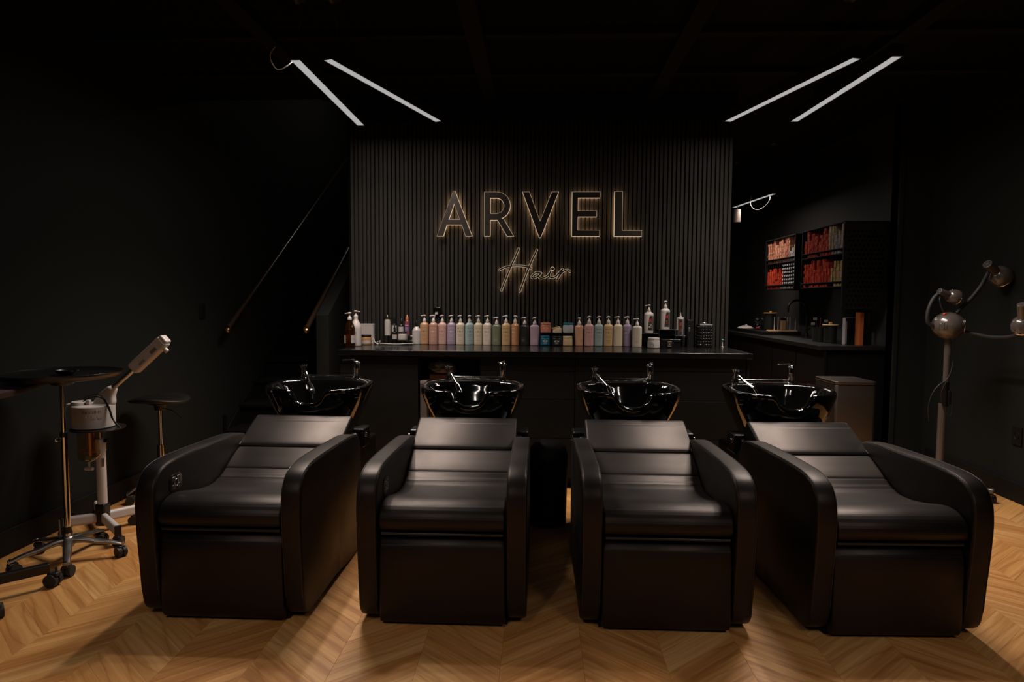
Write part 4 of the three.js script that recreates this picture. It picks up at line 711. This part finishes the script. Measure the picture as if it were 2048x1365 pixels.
  for (const [x, z] of [[0.3, -0.03], [0.22, 0.22], [-0.2, 0.22], [-0.28, -0.08], [0.02, -0.3]]) {
    const L = Math.hypot(x, z), a = Math.atan2(-z, x); put(t, 'foot', rbox(L, 0.03, 0.04, 0.008, L / 2 - 0.01, 0.075, 0, 3).rotateY(a).translate(-0.012, 0, 0), M.grey); caster(t, x * 0.93 - 0.012, z * 0.93, a + 0.6);
  }
  put(t, 'hub', cyl(0.045, 0.035, 0.06, -0.012, 0.075, 0), M.grey);
}
{
  const t = thing('waste_bin', 'tall rectangular steel bin behind the rightmost chair, catching brown light', 'bin', [2.232, 0, -4.82]);
  put(t, 'body', extrude(roundRect(0.29, 0.34, 0.025), 0.65, 0.002).rotateX(-Math.PI / 2).translate(0, 0.02, 0), M.bronze);
  put(t, 'lid', extrude(roundRect(0.296, 0.346, 0.028), 0.022, 0.005, 3).rotateX(-Math.PI / 2).translate(0, 0.676, 0), M.bronze);
  put(t, 'foot_ring', extrude(roundRect(0.29, 0.32, 0.02), 0.02).rotateX(-Math.PI / 2), M.plastic); put(t, 'pedal', rbox(0.07, 0.012, 0.04, 0.004, 0, 0.025, 0.19), M.plastic);
}
{
  const t = thing('waste_bin', 'black round-shouldered bin standing between the second and third chairs', 'bin', [0.055, 0, -3.62]);
  put(t, 'body', lathe([[0.0001, 0.0], [0.1, 0], [0.104, 0.004], [0.11, 0.36], [0.106, 0.365]], 40), M.binBlack);
  const lid = put(t, 'lid', lathe([[0.111, 0.366], [0.111, 0.385], [0.1, 0.43], [0.075, 0.46], [0.04, 0.474], [0.0001, 0.478]], 40), M.binBlack);
  put(lid, 'swing_edge', new THREE.TorusGeometry(0.06, 0.0015, 6, 40, 2.4).rotateX(-1.0).rotateY(0.3).translate(0.02, 0.447, 0.05), M.leatherDark);
}
{
  const s = thing('light_switch', 'black light switch on the left wall above the handrail start', 'switch', [WL + 0.0005, 1.16, -4.9], Math.PI / 2);
  put(s, 'plate', rbox(0.085, 0.12, 0.009, 0.003, 0, 0, 0.0045), M.plastic); put(s, 'rocker', rbox(0.055, 0.05, 0.006, 0.002, 0, 0.026, 0.01), M.plastic); put(s, 'rocker', rbox(0.055, 0.05, 0.006, 0.002, 0, -0.026, 0.01), M.plastic);
  const o = thing('wall_socket', 'black wall socket low on the right wall near the picture edge', 'socket', [WR - 0.0005, 0.42, -4.2], -Math.PI / 2);
  put(o, 'plate', rbox(0.085, 0.12, 0.009, 0.003, 0, 0, 0.0045), M.binBlack); put(o, 'outlet', lathe([[0.0001, 0.004], [0.018, 0.004], [0.021, 0.012], [0.023, 0.012], [0.023, 0.004]], 24).rotateX(Math.PI / 2), M.binBlack);
}

// ---------------------------------------------------------------- the colour room
{
  const t = thing('base_cabinet', 'black base cabinets along the right wall of the colour room', 'cabinet', [2.57, 0, -7.2]);
  put(t, 'carcass', box(0.48, 0.86, 3.5, 0.015, 0.43, 0.02), M.unit);
  for (let i = 0; i < 6; i++) put(t, 'door', rbox(0.018, 0.77, 0.58, 0.002, -0.236, 0.475, -1.48 + i * 0.6), M.unit);
  const k = thing('worktop', 'black worktop in the colour room under the shelves of dye boxes', 'worktop', [2.56, 0.865, -7.2]);
  put(k, 'slab', rbox(0.54, 0.035, 3.62, 0.003, 0, 0.0175, 0.0), std(lin(0.01, 0.01, 0.0095), 0.35));
  const b = thing('drain_board', 'low black board on the far part of the colour room worktop', 'board', [2.58, 0.9, -7.6]);
  put(b, 'board', rbox(0.42, 0.03, 1.1, 0.004, 0, 0.0155, 0), M.plastic); put(b, 'rim', join([rbox(0.42, 0.006, 0.006, 0.002, 0, 0.0335, 0.545), rbox(0.006, 0.006, 1.1, 0.002, -0.207, 0.0335, 0)]), M.plastic);
}
// two wall units of dye boxes; the front faces x = 2.46, near unit z -5.44 ... -6.26, far unit -6.44 ... -7.24
const SX = 2.46, SY0 = 1.38, SY1 = 1.915;
function wallUnit(label, z0, z1) {
  const t = thing('shelf_unit', label, 'shelf', [SX + 0.18, SY0, (z0 + z1) / 2]), D = z0 - z1, dep = 0.36;
  put(t, 'back_panel', box(0.012, SY1 - SY0, D, dep / 2 - 0.006, (SY1 - SY0) / 2, 0), M.plastic);
  for (const y of [0.004, 0.045, 0.275, 0.317, SY1 - SY0 - 0.006]) put(t, 'shelf_board', rbox(dep, 0.009, D, 0.002, 0, y, 0, 1), M.unit);
  for (const s of [-1, 1]) put(t, 'side', box(dep, SY1 - SY0, 0.012, 0, (SY1 - SY0) / 2, s * (D / 2 + 0.006)), M.unit);
  for (let i = 1; i < 14; i++) put(t, 'divider', box(0.003, 0.485, 0.003, -dep / 2 + 0.004, 0.285, -D / 2 + i * D / 14), M.unit);
  return t;
}
wallUnit('near wall unit of dye boxes, mostly red with cream stacks', -5.44, -6.26);
const farUnit = wallUnit('far wall unit of dye boxes, pinkish above and red below', -6.44, -7.24);
{
  const hex = new THREE.Shape([[-0.19, -0.4], [0.1, -0.4], [0.155, -0.34], [0.155, 0.24], [0.13, 0.285], [0.085, 0.305], [-0.19, 0.3]].map(([x, y]) => new THREE.Vector2(x, y)));
  for (let r = 0; r < 17; r++) for (let c = 0; c < 9; c++) { const x = -0.155 + c * 0.034 + (r % 2) * 0.017, y = -0.365 + r * 0.037; if (x > 0.13 || (y > 0.22 && x > 0.08) || (y < -0.34 && x > 0.08)) continue; hex.holes.push(new THREE.Path(Array.from({ length: 6 }, (_, i) => new THREE.Vector2(x + 0.0125 * Math.cos(i * Math.PI / 3 + 0.52), y + 0.0125 * Math.sin(i * Math.PI / 3 + 0.52))))); }
  const t = thing('perforated_panel', 'black metal side panel with hexagonal holes at the near end of the dye shelves', 'panel', [SX + 0.19, 1.6, -5.41]);
  put(t, 'sheet', new THREE.ExtrudeGeometry(hex, { depth: 0.006, bevelEnabled: false, curveSegments: 1 }), std(lin(0.003, 0.003, 0.003), 0.6, 0, { specularIntensity: 0.4 }));
  put(t, 'edge_strip', join([box(0.006, 0.7, 0.02, -0.193, -0.05, -0.006), box(0.27, 0.006, 0.02, -0.055, 0.303, -0.006)]), M.cabinet);
}
const dyeRed = ['#d23c1c', '#c63418', '#da4522'].map((c) => tone(c, 0.5)), dyePink = ['#d08a6c', '#c27c60', '#d99578'].map((c) => tone(c, 0.5)), dyeCream = ['#cbb596', '#bfa684', '#d6c4a8'].map((c) => tone(c, 0.5)), dyeGrey = ['#aaa7ae', '#9a97a2', '#bcbaba'].map((c) => tone(c, 0.5)), dyeGold = ['#c8a878', '#c9b070', '#d0ae86'].map((c) => tone(c, 0.5)), dyeWhite = ['#c6cbd2', '#d2d5d9', '#b9bcc4'].map((c) => tone(c, 0.5));
const KIND = { r: [dyeRed, 'red'], p: [dyePink, 'salmon pink'], c: [dyeCream, 'cream'], g: [dyeGrey, 'dull grey'], y: [dyeGold, 'golden beige'], w: [dyeWhite, 'pale grey'] };
const ORD = ['first', 'second', 'third', 'fourth', 'fifth', 'sixth', 'seventh', 'eighth', 'ninth', 'tenth', 'eleventh', 'twelfth', 'thirteenth', 'fourteenth'];
const boxGeo = rbox(0.13, 0.028, 0.043, 0.002, 0.065, 0.014, 0, 1), slimGeo = rbox(0.13, 0.028, 0.036, 0.002, 0.065, 0.014, 0, 1);
function dyeStacks(where, zFar, zNear, y, plan, geo, pitch) {   // plan: one "kind+count" per column, far to near
  const cols = plan.split(' '), n = 14;
  cols.forEach((p, i) => {
    if (p === '-') return;
    const [mats, word] = KIND[p[0]], k = +p.slice(1), zc = zFar + (i + 0.5) * (zNear - zFar) / n, g = `${word} dye boxes, ${where}, column ${i + 1}`;
    const label = (j) => k === 1 ? `lone ${word} dye box, ${ORD[i]} column from far end, ${where}` : `${j === 0 ? 'lowest' : j === k - 1 ? 'topmost' : ORD[j]} ${word} dye box, ${ORD[i]} stack from far end, ${where}`;
    for (let j = 0; j < k; j++) {
      const t = put(scene, 'dye_box', geo, mats[Math.floor(rnd() * 3)], { p: [SX + 0.012 + rr(0, 0.006), y + 0.0002 + j * pitch, zc + rr(-0.002, 0.002)] });
      t.userData = { label: label(j), category: 'box', ...(k > 1 ? { group: g } : {}) };
    }
  });
}
dyeStacks('upper shelf of near unit', -6.25, -5.45, SY0 + 0.3217, 'r4 r7 r4 r6 r5 r3 r5 r7 r5 c7 c7 g4 g5 c7', boxGeo, 0.0287);
dyeStacks('slot under upper shelf, near unit', -6.25, -5.45, SY0 + 0.2796, '- r1 r1 r1 r1 - r1 r1 r1 r1 c1 w1 w1 -', boxGeo, 0.0287);
dyeStacks('lower shelf of near unit', -6.25, -5.45, SY0 + 0.0497, 'r6 r6 r6 r7 r4 r7 r5 r7 r6 r4 y4 y6 y5 y6', boxGeo, 0.0287);
dyeStacks('bottom slot of near unit', -6.25, -5.45, SY0 + 0.0086, 'r1 - r1 r1 r1 r1 r1 r1 r1 - - y1 y1 y1', boxGeo, 0.0287);
dyeStacks('upper shelf of far unit', -7.23, -6.45, SY0 + 0.3217, 'p6 p6 p3 p7 p5 p4 p6 p7 p5 p7 p7 w2 w3 y4', boxGeo, 0.0287);
dyeStacks('slot under upper shelf, far unit', -7.23, -6.45, SY0 + 0.2796, 'p1 p1 - p1 p1 p1 p1 p1 p1 p1 p1 w1 w1 w1', boxGeo, 0.0287);
dyeStacks('lower shelf of far unit', -7.23, -6.45, SY0 + 0.0497, 'r5 r6 r5 r6 r6 r4 r6 r4 - - - - - -', boxGeo, 0.0287);
dyeStacks('bottom slot of far unit', -7.23, -6.45, SY0 + 0.0086, 'r1 r1 r1 r1 r1 r1 r1 w1 w1 w1 w1 w1 w1 -', slimGeo, 0.0287);
{ // small round colour tubes, lower shelf of the far unit
  const tg = join([new THREE.CylinderGeometry(0.0135, 0.0135, 0.12, 16).rotateZ(Math.PI / 2).translate(0.062, 0, 0)]), cg = new THREE.CylinderGeometry(0.0095, 0.011, 0.014, 12).rotateZ(Math.PI / 2).translate(-0.005, 0, 0);
  for (let c = 0; c < 6; c++) for (let j = 0; j < 6; j++) {
    const t = thing('colour_tube', `${['lowest', 'second', 'third', 'fourth', 'fifth', 'topmost'][j]} small pale-ended black tube, ${ORD[c]} column of tubes, lower shelf of far unit`, 'tube', [SX + 0.02, SY0 + 0.0645 + j * 0.036, -7.23 + (8.5 + c) * 0.78 / 14], 0, `colour tubes, column ${c + 1}`);
    put(t, 'body', tg, M.plastic); put(t, 'cap', cg, dyeWhite[(c + j) % 3]);
  }
  const rk = thing('tube_rack', 'black wire rack holding the small colour tubes', 'rack', [SX + 0.06, SY0 + 0.0497, -6.62]);
  for (let j = 0; j < 6; j++) put(farUnit, 'wire_shelf', box(0.1, 0.0008, 0.325, -0.12, 0.0502 + j * 0.036, 0.224), M.unit);
}
{
  const wy = 0.9;
  const o = thing('orange_carton', 'tall narrow orange carton at the near end of the colour room worktop', 'box', [2.662, wy, -5.52]);
  put(o, 'carton_body', rbox(0.032, 0.27, 0.08, 0.002, 0, 0.135, -0.01), std(lin(0.36, 0.095, 0.025), 0.5)); put(o, 'flap', box(0.032, 0.002, 0.08, 0, 0.271, -0.01), std(lin(0.3, 0.08, 0.02), 0.5));
  const f = thing('ring_binder', 'black binder with a pale edge standing left of the orange carton', 'binder', [2.585, wy, -5.62]);
  put(f, 'cover', rbox(0.11, 0.222, 0.004, 0.001, 0.05, 0.111, -0.02), M.plastic); put(f, 'spine', rbox(0.004, 0.222, 0.05, 0.001, -0.006, 0.111, 0), std(lin(0.35, 0.33, 0.34), 0.4)); put(f, 'pages', rbox(0.009, 0.19, 0.045, 0.001, 0.004, 0.1, 0.0), M.paper); put(f, 'edge', join([rbox(0.11, 0.003, 0.006, 0.001, 0.05, 0.2235, -0.018), rbox(0.003, 0.22, 0.006, 0.001, -0.008, 0.11, 0.026)]), std(lin(0.35, 0.33, 0.34), 0.4));
  const bk = thing('black_book', 'black upright book with vertical pink lettering right of the orange carton', 'book', [2.765, wy, -5.62]);
  put(bk, 'cover', rbox(0.075, 0.285, 0.03, 0.002, 0, 0.1425, 0), M.plastic); put(bk, 'pages', rbox(0.07, 0.275, 0.024, 0.001, 0.004, 0.1425, 0), M.paper);
  put(bk, 'title_print', box(0.026, 0.17, 0.0008, 0.008, 0.185, 0.0155), std(lin(0.5, 0.5, 0.5), 0.5, 0, { map: canvasTex(40, 256, (g) => { g.fillStyle = '#0b0a0a'; g.fillRect(0, 0, 40, 256); g.fillStyle = '#9c4a58'; g.translate(12, 8); g.rotate(Math.PI / 2); g.font = 'bold 30px sans-serif'; g.fillText('SHADES EQ', 0, 0); g.setTransform(1, 0, 0, 1, 0, 0); g.fillStyle = '#77706c'; g.fillRect(2, 0, 2, 256); }) }));
  const canister = (label, x, y, z, r, h) => {
    const t = thing('canister', label, 'canister', [x, y, z], 0);
    put(t, 'body', lathe([[0.0001, 0], [r * 0.97, 0], [r, 0.004], [r, h - 0.004], [r * 0.97, h]], 32), std(lin(0.014, 0.015, 0.013), 0.35));
    const l = put(t, 'lid', lathe([[r * 0.9, h - 0.006], [r * 0.9, h], [r * 1.22, h + 0.002], [r * 1.26, h + 0.007], [r * 1.22, h + 0.012], [0.0001, h + 0.013]], 32), M.wood, { label: 'pale wooden lid' });
    put(l, 'knob', rbox(0.022, 0.02, 0.022, 0.004, 0, h + 0.022, 0), M.wood);
  };
  canister('dark canister with a wooden lid beside the black binder', 2.535, wy, -5.78, 0.052, 0.15);
  canister('dark canister with a wooden lid at the far end of the colour room worktop', 2.66, wy + 0.032, -7.62, 0.058, 0.185);
  const br = thing('brush_pot', 'black pot of tint brushes with pale tags in the colour room', 'pot', [2.52, wy, -5.96]);
  put(br, 'pot', lathe([[0.0001, 0], [0.055, 0], [0.058, 0.004], [0.058, 0.13], [0.054, 0.13], [0.053, 0.01], [0.0001, 0.008]], 32), std(lin(0.012, 0.0125, 0.011), 0.4));
  for (let i = 0; i < 7; i++) { const a = i * 0.9, tx = 0.07 * Math.cos(a), tz = 0.05 * Math.sin(a); const h = put(br, 'brush', rod([tx * 0.4, 0.02, tz * 0.4], [tx, 0.175 + 0.02 * (i % 3), tz], 0.004, 8), i === 2 ? tone('#a8384a', 0.4) : M.plastic); if (i % 2) put(h, 'tag', rbox(0.034, 0.024, 0.003, 0.001, tx, 0.165 + 0.02 * (i % 3), tz + 0.006).rotateZ(0.05), M.paper); }
  const tr = thing('wooden_rack', 'pale wooden rack with upright pegs on the far part of the worktop', 'rack', [2.64, wy + 0.032, -7.2]);
  put(tr, 'base', rbox(0.3, 0.016, 0.1, 0.003, 0, 0.008, 0), std(lin(0.5, 0.32, 0.17), 0.55));
  for (const x of [-0.085, -0.045, 0.03, 0.055, 0.08, 0.14]) put(tr, 'peg', rod([x, 0.016, 0.01], [x, 0.16, 0.01], 0.005, 10), std(lin(0.42, 0.38, 0.34), 0.5));
  const bx = thing('brown_box', 'small brown box with a dark top standing among the rack pegs', 'box', [2.64, wy + 0.0485, -7.17]);
  put(bx, 'carton_body', rbox(0.045, 0.105, 0.04, 0.002, 0.0, 0.0525, 0), std(lin(0.33, 0.19, 0.09), 0.6)); put(bx, 'dark_top', rbox(0.046, 0.024, 0.041, 0.004, 0, 0.118, 0), M.plastic);
  const bo = thing('dish', 'upturned pale dish at the far left of the colour room worktop', 'dish', [2.45, wy + 0.0375, -7.85]);
  put(bo, 'dish', lathe([[0.0001, 0.034], [0.03, 0.034], [0.07, 0.022], [0.095, 0.004], [0.097, 0], [0.09, 0.002], [0.0001, 0.024]], 36), M.white); put(bo, 'foot', cyl(0.014, 0.012, 0.012, 0.01, 0.04, 0), M.white);
  const cl = thing('foil_roll', 'crumpled silver foil strips with a red tube beside the far canister', 'foil', [2.575, wy + 0.032, -7.72]);
  for (let i = 0; i < 6; i++) put(cl, 'strip', grid(8, 6, (u, v) => [-0.05 + 0.09 * u + 0.01 * noise(i, v * 3), 0.02 + i * 0.017 + 0.03 * noise(u * 3 + i * 5, v * 3), -0.03 + 0.06 * v], false), i % 2 ? std(lin(0.3, 0.26, 0.33), 0.25, 1) : M.steel);
  put(cl, 'red_tube', rod([-0.05, 0.014, 0.03], [-0.02, 0.02, 0.05], 0.013, 14), tone('#a82a1c', 0.4)); put(cl, 'tin', cyl(0.045, 0.045, 0.02, 0, 0.01, 0), M.plastic);
  const tap = thing('kitchen_tap', 'black gooseneck tap over the colour room sink', 'tap', [2.72, wy, -6.75]);
  put(tap, 'spout', tube([[0, 0.02, 0], [0, 0.25, 0], [-0.03, 0.34, 0.0], [-0.11, 0.37, 0], [-0.18, 0.33, 0], [-0.19, 0.25, 0]], 0.011, 48, 12), M.plastic); put(tap, 'base', cyl(0.026, 0.022, 0.04, 0, 0.02, 0), M.plastic); put(tap, 'lever', rod([0.0, 0.06, 0.02], [0.0, 0.09, 0.08], 0.006), M.plastic);
}

renderer.render(scene, camera);
